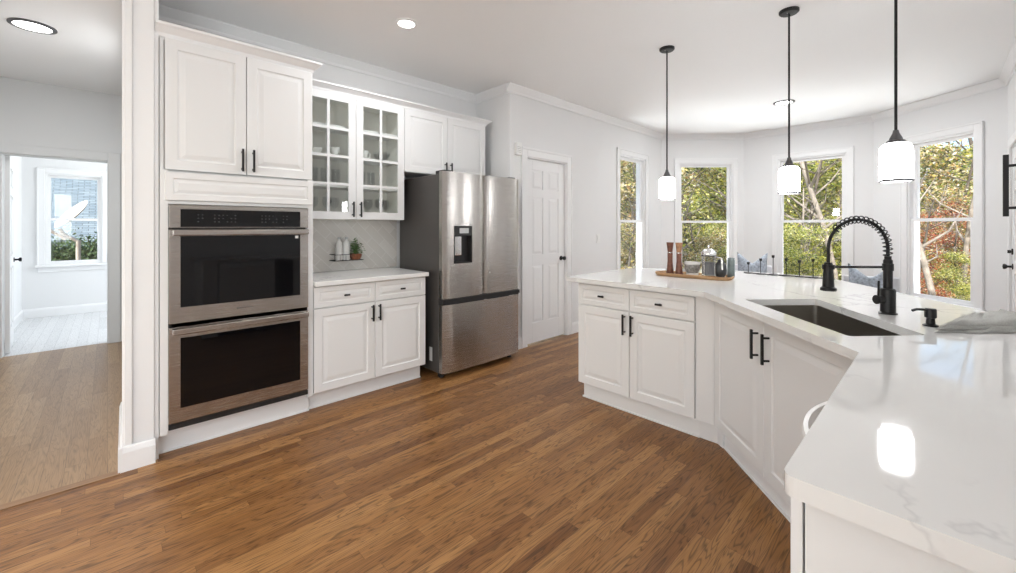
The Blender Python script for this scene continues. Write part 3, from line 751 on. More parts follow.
# filler between the base run and refrigerator
# ------------------------------------------------------------------ peninsula
PX = 2.572
pc = thing('peninsula_cabinet', 'white peninsula cabinet with two drawers over two doors', 'cabinet', (PX, 1.915, 0), -math.pi/2)
PW = .885
m = MB(); m.box(0, .02, .125, PW, .60, .884); m.build('body', M['cab'], pc)
for i, (a_, b_) in enumerate(((.012, .436), (.440, PW-.008))):
    d = panel(pc, 'door', a_, b_, .130, .716); x = b_-.030 if i == 0 else a_+.026; pull(d, x, .56, .70)
    d = panel(pc, 'drawer', a_, b_, .724, .872, 0, DRAWP); tknob(d, (a_+b_)/2, .80, w=.023)
m = MB(); m.box(.02, .062, .001, PW+.0, .08, .125).box(.012, .054, .001, PW, .0625, .012); m.build('toe_kick', M['trim'], pc)
# sink corner cabinet: front between F0 (peninsula side) and F1 (arm side)
F0 = Vector((PX, .925)); F1 = Vector((1.755, .146)); fd = (F1-F0).normalized(); fn = Vector((-fd.y, fd.x))  # fn into the cabinet
SA = math.atan2(fd.y, fd.x); SWd = (F1-F0).length
sc = thing('sink_cabinet', 'angled white corner cabinet under the sink with two tall doors', 'cabinet', (F0.x, F0.y, 0), SA)
m = MB(); m.box(0, .02, .125, .018, .58, .884).box(SWd-.018, .02, .125, SWd, .42, .884).box(.018, .02, .125, SWd-.018, .038, .884).box(.018, .038, .125, SWd-.018, .42, .143); m.build('body', M['cab'], sc)
mid = .515
for i, (a_, b_) in enumerate(((.008, mid-.002), (mid+.002, 1.058))):
    d = panel(sc, 'door', a_, b_, .135, .862); x = b_-.045 if i == 0 else a_+.042; pull(d, x, .672, .812, r=.0055)
m = MB(); m.box(1.061, .004, .125, SWd+.01, .019, .884); m.build('stile', M['cab'], sc)
m = MB(); m.box(-.035, .062, .001, SWd-.10, .08, .130).box(-.02, .054, .001, SWd-.10, .0625, .012); m.build('toe_kick', M['trim'], sc)
# filler panel closing the corner between the two cabinets
m = MB(); m.prism([(PX+.008, 1.028), (PX+.008, .9285), (PX+.018, .918), (PX+.030, .918), (PX+.030, 1.028)], .125, .884)
tag(m.build('filler_panel', M['cab']), 'narrow plain white filler panel between the drawer cabinet and sink cabinet', 'panel')
m = MB(); m.prism([(PX+.062, 1.029), (PX+.062, .925), (PX+.030, .885), (PX+.10, .86), (PX+.10, 1.029)], .001, .124)
tag(m.build('toe_filler', M['trim']), 'white toe kick corner piece under the plain filler panel', 'toe kick')
# ---- arm: cabinet end + dishwasher
ac = thing('end_cabinet', 'white cabinet end panel under the nearest countertop corner', 'cabinet', (.782, .146, 0))
m = MB(); m.box(.0, -.60, .02, .018, 0, .884); m.build('end_panel', M['cab'], ac)
m = MB(); m.box(.018, -.008, .10, .145, .0, .884).box(.018, -.60, .10, .036, -.008, .884); m.build('filler', M['cab'], ac)
m = MB(); m.box(-.001, .003, .02, .145, .019, .884); m.build('face_panel', M['cab'], ac, bevel=.001)
dwr = thing('dishwasher', 'white dishwasher with bowed handle under the nearest countertop', 'dishwasher', (.935, .165, 0))
m = MB(); m.box(.004, -.60, .10, .594, -.03, .862); m.build('body', M['plate'], dwr)
m = MB(); m.box(.002, -.028, .12, .596, .0, .872); dd = m.build('door', M['plate'], dwr, bevel=.004)
m = MB(); pts = [(.10+.40*k/20, .004+.055*math.sin(math.pi*k/20)**.8, .83) for k in range(21)]
rings = []
for (x, y, z) in pts: rings.append([(x, y-.006, z-.013), (x, y+.003, z-.013), (x, y+.006, z), (x, y+.003, z+.013), (x, y-.006, z+.013), (x, y-.007, z)])
m.loops(rings); m.build('handle', M['plate'], dd, smooth=True, angle=60)
m = MB(); m.box(.01, -.10, .012, .59, -.085, .10); m.build('toe_kick', M['blackp'], dwr)

# ---- the long countertop with the sink cut-out
hole = [(2.421, .716), (2.714, .454), (2.083, .034), (1.867, .220)]
outer = [(2.535, 2.0), (2.535, .965), (1.650, .172), (.754, .171), (.742, -.455), (2.31, -.455), (2.60, -.33), (3.97, .62), (3.97, 1.50), (3.50, 2.0)]
outer_r = round_poly(outer, [.02, .05, .012, .022, 0, 0, .05, .05, .05, .05])
hole_r = round_poly(hole, .018, 4)
m = MB(); plane_hole(m, outer_r, hole_r, .886, .918)
ct = m.build('peninsula_countertop', M['quartz'], bevel=.0045, bseg=3); tag(ct, 'large white veined quartz countertop wrapping around the corner sink', 'countertop')
# support wall under the bar overhang
m = MB(); m.box(3.18, 1.05, .001, 3.28, 1.90, .885); tag(m.build('support_panel', M['cab']), 'white back panel carrying the bar overhang', 'panel')

# ---- sink
sk = thing('sink', 'dark stainless undermount sink set at an angle in the corner countertop', 'sink', (2.264, .362, .64))
c0 = Vector((2.264, .362))
def ofs(poly, k): 
    out = []
    for p in poly:
        v = Vector(p)-c0; out.append((v.x*(1+k/v.length), v.y*(1+k/v.length)))
    return out
oh = round_poly(hole, .03, 4)
def at(poly, z): return [(x, y, z) for x, y in poly]
m = MB()
m.loops([at(ofs(oh, .007), .2445), at(ofs(oh, .003), .2445), at(ofs(oh, .001), .02), at(ofs(oh, -.02), .003), at(ofs(oh, -.10), .0)], cap0=False)
o = m.build('basin', M['sinksteel'], sk, smooth=True, angle=40)
sm = o.modifiers.new('thick', 'SOLIDIFY'); sm.thickness = .0015; sm.offset = 0
m = MB(); m.lathe([(.045, .0015), (.045, .004), (.03, .003), (.001, .002)], seg=24); m.build('drain', M['chrome'], sk, smooth=True)

# ---- faucet
TOP = .9185
fx, fy = 2.475, .160
fa = thing('faucet', 'matte black spring-neck pull-down faucet behind the sink', 'faucet', (fx, fy, TOP))
dv = Vector((-.21, .22, 0)).normalized()
m = MB(); m.lathe([(.033, 0), (.033, .005), (.027, .008), (.027, .105), (.024, .110), (.017, .112)], seg=24); m.build('base', M['black'], fa, smooth=True)
m = MB(); m.lathe([(.0165, .105), (.0165, .235), (.0125, .240), (.0125, .252)], seg=20); m.build('column', M['black'], fa, smooth=True)
R = .127; zc = .285
arc = [Vector((0, 0, .25)), Vector((0, 0, .27))]
for k in range(0, 25):
    t = math.pi*k/24; arc.append(dv*(R-R*math.cos(t))+Vector((0, 0, zc+R*1.02*math.sin(t))))
arc += [dv*2*R+Vector((0, 0, .25)), dv*2*R+Vector((0, 0, .215))]
m = MB(); m.tube(arc, .0068, 10); m.build('hose', M['black'], fa, smooth=True)
# spring coil round the first part of the arch
def resample(pts, n):
    L = [0]
    for a_, b_ in zip(pts, pts[1:]): L.append(L[-1]+(b_-a_).length)
    out = []
    for k in range(n):
        s = L[-1]*k/(n-1); i = 0
        while i < len(L)-2 and L[i+1] < s: i += 1
        q = (s-L[i])/max(1e-9, L[i+1]-L[i]); out.append(pts[i].lerp(pts[i+1], q))
    return out
def coil(path, turns, r, wr):
    P = resample(path, turns*12); side = dv.cross(Vector((0, 0, 1)))
    out = []
    for i, p in enumerate(P):
        t = (P[min(i+1, len(P)-1)]-P[max(i-1, 0)]).normalized(); nn = side.cross(t).normalized(); a_ = 2*math.pi*i/12
        out.append(p+(nn*math.cos(a_)+side*math.sin(a_))*r)
    mm = MB(); mm.tube(out, wr, 6); return mm
coil(arc[:22], 19, .0155, .0026).build('spring', M['black'], fa, smooth=True)
m = MB(); hp = dv*2*R
m.lathe([(.014, .225), (.017, .215), (.0205, .15), (.022, .118), (.030, .112), (.030, .100), (.001, .099)], (hp.x, hp.y, 0), seg=22); m.build('spray_head', M['black'], fa, smooth=True)
m = MB(); m.tube([(0, 0, .205), hp+Vector((0, 0, .205))], .0055, 10).lathe([(.023, .195), (.023, .215)], (hp.x, hp.y, 0), seg=18).lathe([(.020, .190), (.020, .22)], seg=18); m.build('support_arm', M['black'], fa, smooth=True)
lv = Vector((-.79, .40, 0)).normalized(); lv = Vector((-math.sin(YAW), math.cos(YAW), 0))
m = MB(); m.tube([Vector((0, 0, .062)), lv*.048+Vector((0, 0, .062))], .017, 14); m.tube([lv*.048+Vector((0, 0, .062)), lv*.052+Vector((0, 0, .062))], .020, 14); m.tube([lv*.042+Vector((0, 0, .07)), lv*.040+Vector((0, 0, .145))], .0042, 8); m.build('handle', M['black'], fa, smooth=True)

# ---- soap dispenser
sd = thing('soap_dispenser', 'short matte black soap dispenser pump right of the faucet', 'soap dispenser', (2.284, .026, TOP))
m = MB(); m.lathe([(.023, 0), (.023, .005), (.014, .009), (.0125, .030), (.0175, .034), (.0175, .064), (.015, .068), (.001, .069)], seg=20); m.build('body', M['black'], sd, smooth=True)
m = MB(); m.tube([lv*0+Vector((0, 0, .058)), lv*.03+Vector((0, 0, .064)), lv*.055+Vector((0, 0, .065)), lv*.070+Vector((0, 0, .060))], .0048, 10); m.build('spout', M['black'], sd, smooth=True)

# ---- folded towel
def towel():
    bmt = MB(); n = 44; mrows = 30
    ex = Vector((math.sin(YAW), -math.cos(YAW), 0)); ey = Vector((math.cos(YAW), math.sin(YAW), 0))
    org = Vector((2.115, .035, 0))
    def layer(off, z0, th, w, d, seed, skew):
        top, bot = [], []
        for j in range(mrows+1):
            rt, rb = [], []
            for i in range(n+1):
                u, v = i/n, j/mrows
                eu = min(u, 1-u)*w; ev = min(v, 1-v)*d
                e = min(1, min(eu, ev)/.022); rim = math.sqrt(max(0, 1-(1-e)**2))
                nz = noise.noise(Vector((u*4+seed, v*3, seed)))
                nz2 = noise.noise(Vector((u*10+seed, v*2+u*3, seed+5)))
                zz = z0+(th*(.35+.65*rim))+rim*(.010*max(0, nz+.25)+.004*nz2)+.012*rim*math.exp(-((u-.62)/.2)**2)
                wob = .012*noise.noise(Vector((v*5, seed, u)))
                p = org+ex*(off[0]+u*w*(1-.62*v)+wob+skew*v)+ey*(off[1]+v*d+.014*noise.noise(Vector((u*5, seed+2, 0))))
                rt.append(Vector((p.x, p.y, zz))); rb.append(Vector((p.x, p.y, z0+th*.35*(1-rim)*.5)))
            top.append(rt); bot.append(rb)
        T = [[bmt.v(p) for p in r] for r in top]; B = [[bmt.v(p) for p in r] for r in bot]
        for j in range(mrows):
            for i in range(n):
                bmt.f([T[j][i], T[j][i+1], T[j+1][i+1], T[j+1][i]]); bmt.f([B[j][i], B[j+1][i], B[j+1][i+1], B[j][i+1]])
        for j in range(mrows):
            bmt.f([T[j][0], T[j+1][0], B[j+1][0], B[j][0]]); bmt.f([T[j][n], B[j][n], B[j+1][n], T[j+1][n]])
        for i in range(n):
            bmt.f([T[0][i], B[0][i], B[0][i+1], T[0][i+1]]); bmt.f([T[mrows][i], T[mrows][i+1], B[mrows][i+1], B[mrows][i]])
    layer((.02, 0), TOP+.0005, .008, .48, .24, 1.3, .36)
    layer((.045, .012), TOP+.0095, .010, .46, .225, 4.1, .35)
    layer((.09, .02), TOP+.021, .010, .42, .20, 8.7, .33)
    o = bmt.build('dish_towel', M['towel'], smooth=True, angle=70); tag(o, 'folded grey linen towel lying on the countertop at the right edge', 'towel')
towel()

# ---- tray and what stands on it
trc = (3.215, 1.308)
tr = thing('serving_tray', 'long oval acacia wood serving tray on the peninsula countertop', 'tray', (trc[0], trc[1], TOP), math.radians(3))
tp = round_poly([(-.10, -.278), (.10, -.278), (.10, .275), (-.10, .275)], .085, 8)
sc_ = lambda k: [(x*k*1.0, y*(1-(1-k)*.35)) for x, y in tp]
m = MB(); m.loops([at(sc_(.90), 0), at(sc_(1.0), .012), at(sc_(1.02), .026), at(sc_(.96), .026), at(sc_(.90), .012), at(sc_(.5), .0118)]); m.build('tray_body', M['tray'], tr, smooth=True, angle=50)
TZ = TOP+.0135
def mill(loc, mat_top, label):
    t = thing('pepper_mill', label, 'pepper mill', loc)
    m = MB(); m.lathe([(.0285, 0), (.0285, .01), (.023, .05), (.019, .10), (.0195, .165)], seg=22); m.build('body', M['mill'], t, smooth=True)
    m = MB(); m.lathe([(.0205, .165), (.0205, .172)], seg=22); m.build('collar', M['chrome'], t, smooth=True)
    m = MB(); m.lathe([(.018, .172), (.021, .20), (.0265, .243), (.0265, .247), (.001, .248)], seg=22); m.build('head', M[mat_top], t, smooth=True)
mill((3.19, 1.475, TZ), 'mill', 'dark walnut pepper mill, leftmost on the wooden tray')
mill((3.17, 1.395, TZ), 'mill2', 'walnut pepper mill with lighter head, second on the wooden tray')
t = thing('mortar_bowl', 'low grey patterned bowl with white rim between mills and coffee press', 'bowl', (3.245, 1.325, TZ)); t.scale = (.86, .86, 1.35)
m = MB(); m.lathe([(.030, 0), (.045, .010), (.062, .030), (.066, .060)], seg=26, cap1=False); m.lathe([(.066, .060), (.0665, .06), (.058, .058), (.04, .02), (.001, .012)], seg=26, cap0=False); m.build('bowl_body', M['pebble'], t, smooth=True)
m = MB(); m.lathe([(.064, .058), (.0675, .062), (.0675, .074), (.061, .074), (.060, .060)], seg=26, cap0=False, cap1=False); m.build('rim', M['ceramic'], t, smooth=True)
m = MB(); m.lathe([(.035, .0), (.05, .0), (.052, .010), (.040, .014)], seg=26); m.build('saucer', M['ceramic'], t, smooth=True)
t = thing('coffee_press', 'glass and chrome coffee press on the wooden tray', 'coffee press', (3.195, 1.185, TZ)); t.scale = (1.2, 1.2, 1.02)
m = MB(); m.lathe([(.040, .012), (.040, .165), (.038, .165), (.038, .014)], seg=26, cap0=False, cap1=False); m.build('beaker', M['drink'], t, smooth=True)
m = MB(); m.lathe([(.0365, .016), (.0365, .108)], seg=26); m.build('coffee', M['coffee'], t, smooth=True)
m = MB(); m.lathe([(.043, .158), (.044, .164), (.043, .178), (.030, .197), (.012, .206), (.001, .207)], seg=26); m.lathe([(.003, .205), (.003, .215), (.008, .218), (.008, .228), (.001, .231)], seg=14); m.build('lid', M['chrome'], t, smooth=True)
m = MB(); m.lathe([(.0415, .150), (.0425, .150), (.0425, .1578), (.0415, .1578)], seg=26); m.build('band', M['blackp'], t, smooth=True)
m = MB()
for k in range(4):
    a_ = math.pi/4+k*math.pi/2+.5; x, y = .0425*math.cos(a_), .0425*math.sin(a_); m.tube([(x*1.05, y*1.05, 0), (x, y, .02), (x, y, .16)], .003, 8)
m.lathe([(.0405, .004), (.0435, .004), (.0435, .012), (.0405, .012)], seg=26); m.build('frame', M['chrome'], t, smooth=True)
m = MB(); m.tube([(.0, -.043, .145), (.0, -.075, .14), (0, -.078, .06), (0, -.044, .05)], .006, 8); m.build('handle', M['chrome'], t, smooth=True)
t = thing('round_vase', 'round dark grey stoneware vase near the right end of the tray', 'vase', (3.225, 1.112, TZ))
m = MB(); m.lathe([(.022, 0), (.036, .02), (.042, .055), (.037, .09), (.024, .112), (.020, .118), (.022, .126), (.016, .126), (.015, .11)], seg=26, cap1=False); m.build('vase_body', M['darkstone'], t, smooth=True)
m = MB(); m.lathe([(.0165, .119), (.0165, .130), (.001, .132)], seg=18); m.build('stopper', M['darkstone'], t, smooth=True)
t = thing('canister', 'tall grey green glazed canister at the right end of the tray', 'canister', (3.275, 1.058, TZ))
m = MB(); m.lathe([(.022, 0), (.025, .008), (.025, .125), (.022, .132)], seg=24); m.build('canister_body', M['greyglaze'], t, smooth=True)
m = MB(); m.lathe([(.0235, .1325), (.0235, .142), (.010, .146), (.001, .146)], seg=24); m.build('lid', M['greyglaze'], t, smooth=True)

# ---- candle holder
ch = thing('candle_holder', 'low black iron candle holder with a row of cups along the counter edge', 'candle holder', (3.815, .80, TOP))
ys = [.30, .21, .122, .034, -.052, -.138, -.225]; hs = [.070, .105, .135, .115, .105, .12, .08]
m = MB()
m.box(-.006, -.27, .0, .006, .33, .005)
for y in ys: m.lathe([(.034, .0005), (.034, .005), (.030, .007)], (0, y, 0), seg=20)
m.build('base', M['black'], ch)
for y, h in zip(ys, hs):
    m = MB(); m.tube([(0, y, .006), (0, y, h)], .0028, 8); m.build('stem', M['black'], ch)
    m = MB(); m.lathe([(.0045, h), (.010, h+.004), (.011, h+.022), (.008, h+.022), (.008, h+.006)], (0, y, 0), seg=14); m.build('cup', M['black'], ch)

# ---- wire shelf, bottles and herb pot on the backsplash
wb = thing('wire_shelf', 'small black wire shelf fixed to the tile backsplash', 'wire shelf', (1.505, 3.655, 1.008))
m = MB()
hw_, dp = .125, -.115
for z in (.004, .055):
    m.tube([(-hw_, 0, z), (-hw_, dp, z), (.02 if z > .01 else hw_, dp, z)], .0024, 6)
    if z < .01: m.tube([(hw_, dp, z), (hw_, 0, z)], .0024, 6)
for x in (-hw_, -.08, -.03, .02): m.tube([(x, dp, .004), (x, dp, .055)], .002, 6)
for k in range(9): m.tube([(-hw_+k*hw_/4, 0, .002), (-hw_+k*hw_/4, dp, .002)], .0018, 6)
m.tube([(-hw_, -.001, .004), (hw_, -.001, .004)], .003, 6).tube([(-hw_, -.001, .055), (hw_, -.001, .055)], .0024, 6)
m.build('wire_frame', M['black'], wb)
def bottle(loc, lab):
    t = thing('white_bottle', lab, 'bottle', loc)
    m = MB(); m.lathe([(.026, 0), (.029, .005), (.029, .13), (.022, .158), (.012, .17), (.012, .182)], seg=22); m.build('bottle_body', M['bottle'], t, smooth=True)
    m = MB(); m.lathe([(.013, .182), (.013, .198), (.001, .20)], seg=16); m.build('cap', M['screen'], t, smooth=True)
bottle((1.438, 3.596, 1.0125), 'white bottle on the wire shelf, left of its twin'); bottle((1.502, 3.596, 1.0125), 'white bottle on the wire shelf, next to the green herb pot')
t = thing('potted_herb', 'green leafy herb in a brown wooden bowl on the wire shelf', 'potted plant', (1.583, 3.592, 1.0125))
m = MB(); m.lathe([(.030, 0), (.040, .006), (.052, .03), (.053, .05), (.048, .05), (.046, .035), (.001, .034)], seg=22); m.build('bowl', M['bowlwood'], t, smooth=True)
m = MB(); rnd = random.Random(3)
for k in range(260):
    a_ = rnd.uniform(0, 6.28); rr = rnd.uniform(0, .055)*1.25; z = .045+rnd.uniform(.0, .15)*(1-rr/.11)+.01
    c = Vector((rr*math.cos(a_), min(.05, rr*math.sin(a_)), z)); s_ = rnd.uniform(.010, .019)
    q = Matrix.Rotation(rnd.uniform(0, 6.28), 3, 'Z') @ Matrix.Rotation(rnd.uniform(-1, 1), 3, 'X')
    pts = [(-s_*.1, 0, 0), (s_*.5, -s_*.35, s_*.1), (s_*1.4, 0, 0), (s_*.5, s_*.35, s_*.1)]
    m.f([m.v(c+q @ Vector(p)) for p in pts])
for k in range(22):
    a_ = rnd.uniform(0, 6.28); r1 = rnd.uniform(.01, .05); m.tube([(0, 0, .03), (r1*.5*math.cos(a_), r1*.5*math.sin(a_), .08), (r1*math.cos(a_), r1*math.sin(a_), rnd.uniform(.12, .17))], .0012, 5)
m.build('foliage', M['leafg'], t)

# ---- bay chairs with cushions behind the counter
def dining_chair(loc, rz, lab):
    t = thing('dining_chair', lab, 'chair', loc, rz)   # faces local +x... back at -y
    m = MB(); m.prism(round_poly([(-.23, -.22), (.23, -.22), (.23, .22), (-.23, .22)], .05), .40, .475); m.build('seat', M['chairfab'], t, smooth=True, bevel=.012)
    m = MB(); m.loops([[(x, -.20-.05*q+(0 if s else .04), .44+.36*q) for x, s in ((-.22, 1), (.22, 1), (.22, 0), (-.22, 0))] for q in (0, .3, .7, 1)]); m.build('backrest', M['chairfab'], t, smooth=True, bevel=.012)
    for sx in (-1, 1):
        for sy in (-1, 1):
            m = MB(); m.tube([(sx*.19, sy*.18, .40), (sx*.21, sy*.20, 0)], .016, 10, radii=[.019, .012]); m.build('leg', M['black'], t, smooth=True)
def cushion(loc, rz, lab, w=.38, h=.36):
    m = MB(); n = 16; F, B = [], []
    for j in range(n+1):
        rf, rb = [], []
        for i in range(n+1):
            u, v = i/n*2-1, j/n*2-1
            puff = .065*((1-u*u)*(1-v*v))**.45
            x = u*w/2*(1-.06*(1-v*v)); z = (v+1)/2*h
            if v > 0: z -= .15*v*v*(1-abs(u))**1.0   # dented top edge, ears at the corners
            rf.append((x, -puff, z)); rb.append((x, puff, z))
        F.append([m.v(p) for p in rf]); B.append([m.v(p) for p in rb])
    for j in range(n):
        for i in range(n):
            m.f([F[j][i], F[j][i+1], F[j+1][i+1], F[j+1][i]]); m.f([B[j][i], B[j+1][i], B[j+1][i+1], B[j][i+1]])
    bmesh.ops.remove_doubles(m.bm, verts=m.bm.verts, dist=.0005)
    o = m.build('cushion', M['cushion'], smooth='all'); o.location = loc; o.rotation_euler = (math.radians(-8), 0, rz); tag(o, lab, 'cushion')
def face(x, y): return math.atan2(y, x)-math.pi/2
r1 = face(5.8, 1.63)
def off(x, y, rz, fwd, side=0): return (x-math.sin(rz)*fwd+math.cos(rz)*side, y+math.cos(rz)*fwd+math.sin(rz)*side)
for (x, y, lab1, lab2, ht) in ((5.80, 1.63, 'pale upholstered chair in the bay behind the candle holder', 'blue grey dented cushion behind the candle holder, left of the centre window', .355), (5.25, .465, 'pale upholstered chair in the bay behind the faucet', 'blue grey dented cushion seen through the arch of the faucet', .40)):
    rz = face(x, y)
    dining_chair((*off(x, y, rz, .10), .0), rz+math.pi, lab1)
    cushion((*off(x, y, rz, .10), .482), rz, lab2, .34, .50 if ht < .38 else .46)

# ------------------------------------------------------------------ small wall things
t = thing('door_chime', 'small white door chime box on the wall above the refrigerator', 'door chime', (3.135, 3.12, 2.06))
m = MB(); m.box(-.042, -.035, 0, .042, -.0008, .135); m.build('cover', M['plate'], t, bevel=.006)
m = MB()
for k in range(4): m.box(-.028, -.0365, .03+k*.018, .028, -.035, .034+k*.018)
m.build('grille', M['ink'], t)
def switch(loc, rz, lab):
    t = thing('light_switch', lab, 'light switch', loc, rz)
    m = MB(); m.box(-.036, -.006, -.058, .036, -.0008, .058); m.build('plate', M['plate'], t, bevel=.002)
    m = MB(); m.box(-.016, -.010, -.032, .016, -.006, .032); m.build('rocker', M['plate'], t, bevel=.001)
switch((4.64, 3.12, 1.15), 0, 'white light switch on the wall between pantry door and first window')
# wall lantern by the exterior door
ws = thing('wall_sconce', 'black framed wall lamp beside the exterior door at the right edge', 'wall lamp', (4.93, WY, 1.38), math.pi)
m = MB(); m.box(-.05, -.012, .10, .05, -.0008, .36); m.build('backplate', M['black'], ws, bevel=.003)
m = MB(); m.box(-.012, -.135, 0, .012, -.105, .47).box(-.010, -.105, .055, .010, -.010, .075).box(-.010, -.105, .375, .010, -.010, .395) ; m.build('frame', M['black'], ws, bevel=.002)
m = MB(); m.lathe([(.038, .0758), (.040, .08), (.040, .37), (.038, .3742)], (0, -.060, 0), seg=20); m.build('lamp_shade', M['drink'], ws, smooth=True)

# ------------------------------------------------------------------ ceiling lights
def pendant(x, y, lab, zs=1.535):
    t = thing('pendant_light', lab, 'pendant lamp', (x, y, CEIL), 0, None)
    zb_ = zs-CEIL; zt = zb_+.178
    m = MB(); m.lathe([(.060, -.0005), (.060, -.014), (.052, -.022), (.010, -.026)], seg=32); m.build('canopy', M['black'], t, smooth=True)
    for s_ in (-1, 1):
        m = MB(); m.lathe([(.006, -.020), (.006, -.028), (.001, -.029)], (s_*.033, 0, 0), seg=10); m.build('screw', M['chrome'], t)
    m = MB(); m.tube([(0, 0, -.02), (0, 0, zt+.055)], .0062, 10); m.build('rod', M['black'], t, smooth=True)
    m = MB(); m.lathe([(.010, zt+.065), (.013, zt+.050), (.024, zt+.026), (.026, zt+.018), (.034, zt+.014), (.040, zt+.001)], seg=28); m.build('cap', M['metalgrey'], t, smooth=True)
    m = MB(); m.lathe([(.038, zt), (.052, zt-.006), (.060, zt-.020), (.0615, zt-.04), (.0615, zb_+.004), (.058, zb_+.004), (.058, zt-.03), (.036, zt-.006)], seg=40, cap0=False, cap1=False); m.build('lamp_shade', M['shade'], t, smooth=True)
    m = MB(); m.lathe([(.0570, zb_-.006), (.0640, zb_-.006), (.0640, zb_+.004), (.0570, zb_+.004), (.0570, zb_-.006)], seg=40, cap0=False, cap1=False); m.build('rim', M['metalgrey'], t, smooth=True)
    m = MB(); m.lathe([(.012, zt-.01), (.012, zt-.035), (.028, zt-.06), (.030, zt-.085), (.018, zt-.108), (.001, zt-.112)], seg=18); m.build('bulb', M['led'], t, smooth=True)
pendant(3.36, 1.58, 'black rod pendant with white glass shade, farthest of three, above the pepper mills')
pendant(3.38, .722, 'black rod pendant with white glass shade, middle of three, in front of the centre window')
pendant(2.745, .149, 'black rod pendant with white glass shade, nearest and largest, above the faucet', 1.525)
def downlight(x, y, lab, r=.075, e=16, name='recessed_light', dark=False, group=None):
    t = thing(name, lab, 'ceiling light', (x, y, CEIL), 0, group)
    m = MB(); m.lathe([(r, -.0005), (r, -.008), (r*.80, -.012), (r*.80, -.004)], seg=32, cap0=False, cap1=False); m.build('trim_ring', M['plate' if not dark else 'metalgrey'], t, smooth=True)
    m = MB(); m.lathe([(r*.80, -.0045), (r*.80, -.006)], seg=32); m.build('diffuser', M['led'], t)
    l = lamp('ceiling_lamp', 'AREA', (x, y, CEIL-.02), e, size=r*1.6, shape='DISK', color=(.98, .985, 1))
downlight(1.57, 2.70, 'small round recessed ceiling light in front of the wall cabinets', e=E['spot'])
downlight(5.82, 1.295, 'round flush ceiling disc over the bay seen behind the middle pendant', r=.11, e=E['disc'], name='ceiling_disc_light', dark=True)
for x, y in ((-.5, 1.4), (1.3, .9), (-2.0, 2.0), (-2.0, .3)):  # unseen downlights added to brighten the kitchen
    downlight(x, y, 'added unseen recessed ceiling light over the middle of the kitchen, above the picture', e=E['down'], group='added unseen recessed ceiling lights above the picture')
downlight(-.40, 4.66, 'round flush ceiling light with grey rim in the hall', r=.125, e=E['hall'], name='ceiling_disc_light', dark=True)
downlight(.4, 7.8, 'flush ceiling light added in the far room, out of view', r=.14, e=E['far2'])  # unseen fixture added for more light in the far room

# ------------------------------------------------------------------ outside
mb = MB(); mb.box(-40, -40, -.75, 60, 60, -.65); g = mb.build('ground', M['ground']); struct(g, 'leaf-covered ground outside', 'ground')
rt = random.Random(11)
def foliage_mesh(name, mat, n, seed, rx=1.5, rz=1.7, leaf=.055):
    r = random.Random(seed); vs, fs = [], []
    clumps = [(Vector((r.gauss(0, .5)*rx, r.gauss(0, .5)*rx, r.gauss(0, .5)*rz)), r.uniform(.25, .6)) for _ in range(38)]
    for k in range(n):
        c, cr_ = r.choice(clumps)
        p = c+Vector((r.gauss(0, .55), r.gauss(0, .55), r.gauss(0, .38)))*cr_
        s = leaf*r.uniform(.6, 1.5)
        a = Vector((r.gauss(0, 1), r.gauss(0, 1), r.gauss(0, .6))).normalized(); b = a.cross(Vector((r.gauss(0, 1), r.gauss(0, 1), r.gauss(0, 1)))).normalized()
        i = len(vs); vs += [p-a*s, p-b*s*.5, p+a*s, p+b*s*.5]; fs.append((i, i+1, i+2, i+3))
    me = bpy.data.meshes.new(name); me.from_pydata([tuple(v) for v in vs], [], fs); me.materials.append(mat); return me
FM = {c: [foliage_mesh('foliage_'+c, M['leaf_'+c], 9500, 20+i*3+ord(c[0]), leaf=.048) for i in range(2)] for c in ('green', 'gold', 'red')}
def trunk_mesh(name, mat, seed, h=7, r0=.10):
    r = random.Random(seed); mb = MB(); pts = [Vector((0, 0, 0))]; d = Vector((r.uniform(-.12, .12), r.uniform(-.12, .12), 1))
    for k in range(8): pts.append(pts[-1]+d*h/8); d = (d+Vector((r.uniform(-.12, .12), r.uniform(-.12, .12), 0))).normalized()
    mb.tube(pts, r0, 9, radii=[r0*(1-.09*k) for k in range(9)])
    for k in range(26):
        b = pts[r.randint(1, 7)]+d*r.uniform(-.3, .3); a = r.uniform(0, 6.28); L_ = r.uniform(.8, 2.0)
        dd = Vector((math.cos(a), math.sin(a), r.uniform(.1, .9))).normalized(); q = b+dd*L_*.5; e_ = q+(dd+Vector((r.uniform(-.4, .4), r.uniform(-.4, .4), .2)))*L_*.5
        rb = r.uniform(.012, .032); mb.tube([b, q, e_], rb, 6, radii=[rb, rb*.7, rb*.25])
    bmesh.ops.recalc_face_normals(mb.bm, faces=mb.bm.faces); me = bpy.data.meshes.new(name); mb.bm.to_mesh(me); mb.bm.free(); me.materials.append(mat); return me
TM = [trunk_mesh('trunk_pale', M['bark_pale'], 1), trunk_mesh('trunk_dark', M['bark'], 2), trunk_mesh('trunk_slim', M['bark_pale'], 5, r0=.06)]
KIND = {'green': ('yellow-green leafy tree in the woods outside the bay windows', 'yellow-green woodland trees outside'),
        'gold': ('golden-leaved autumn tree in the woods outside the bay windows', 'golden woodland trees outside'),
        'red': ('russet-leaved autumn tree outside the rightmost bay window', 'russet woodland trees outside')}
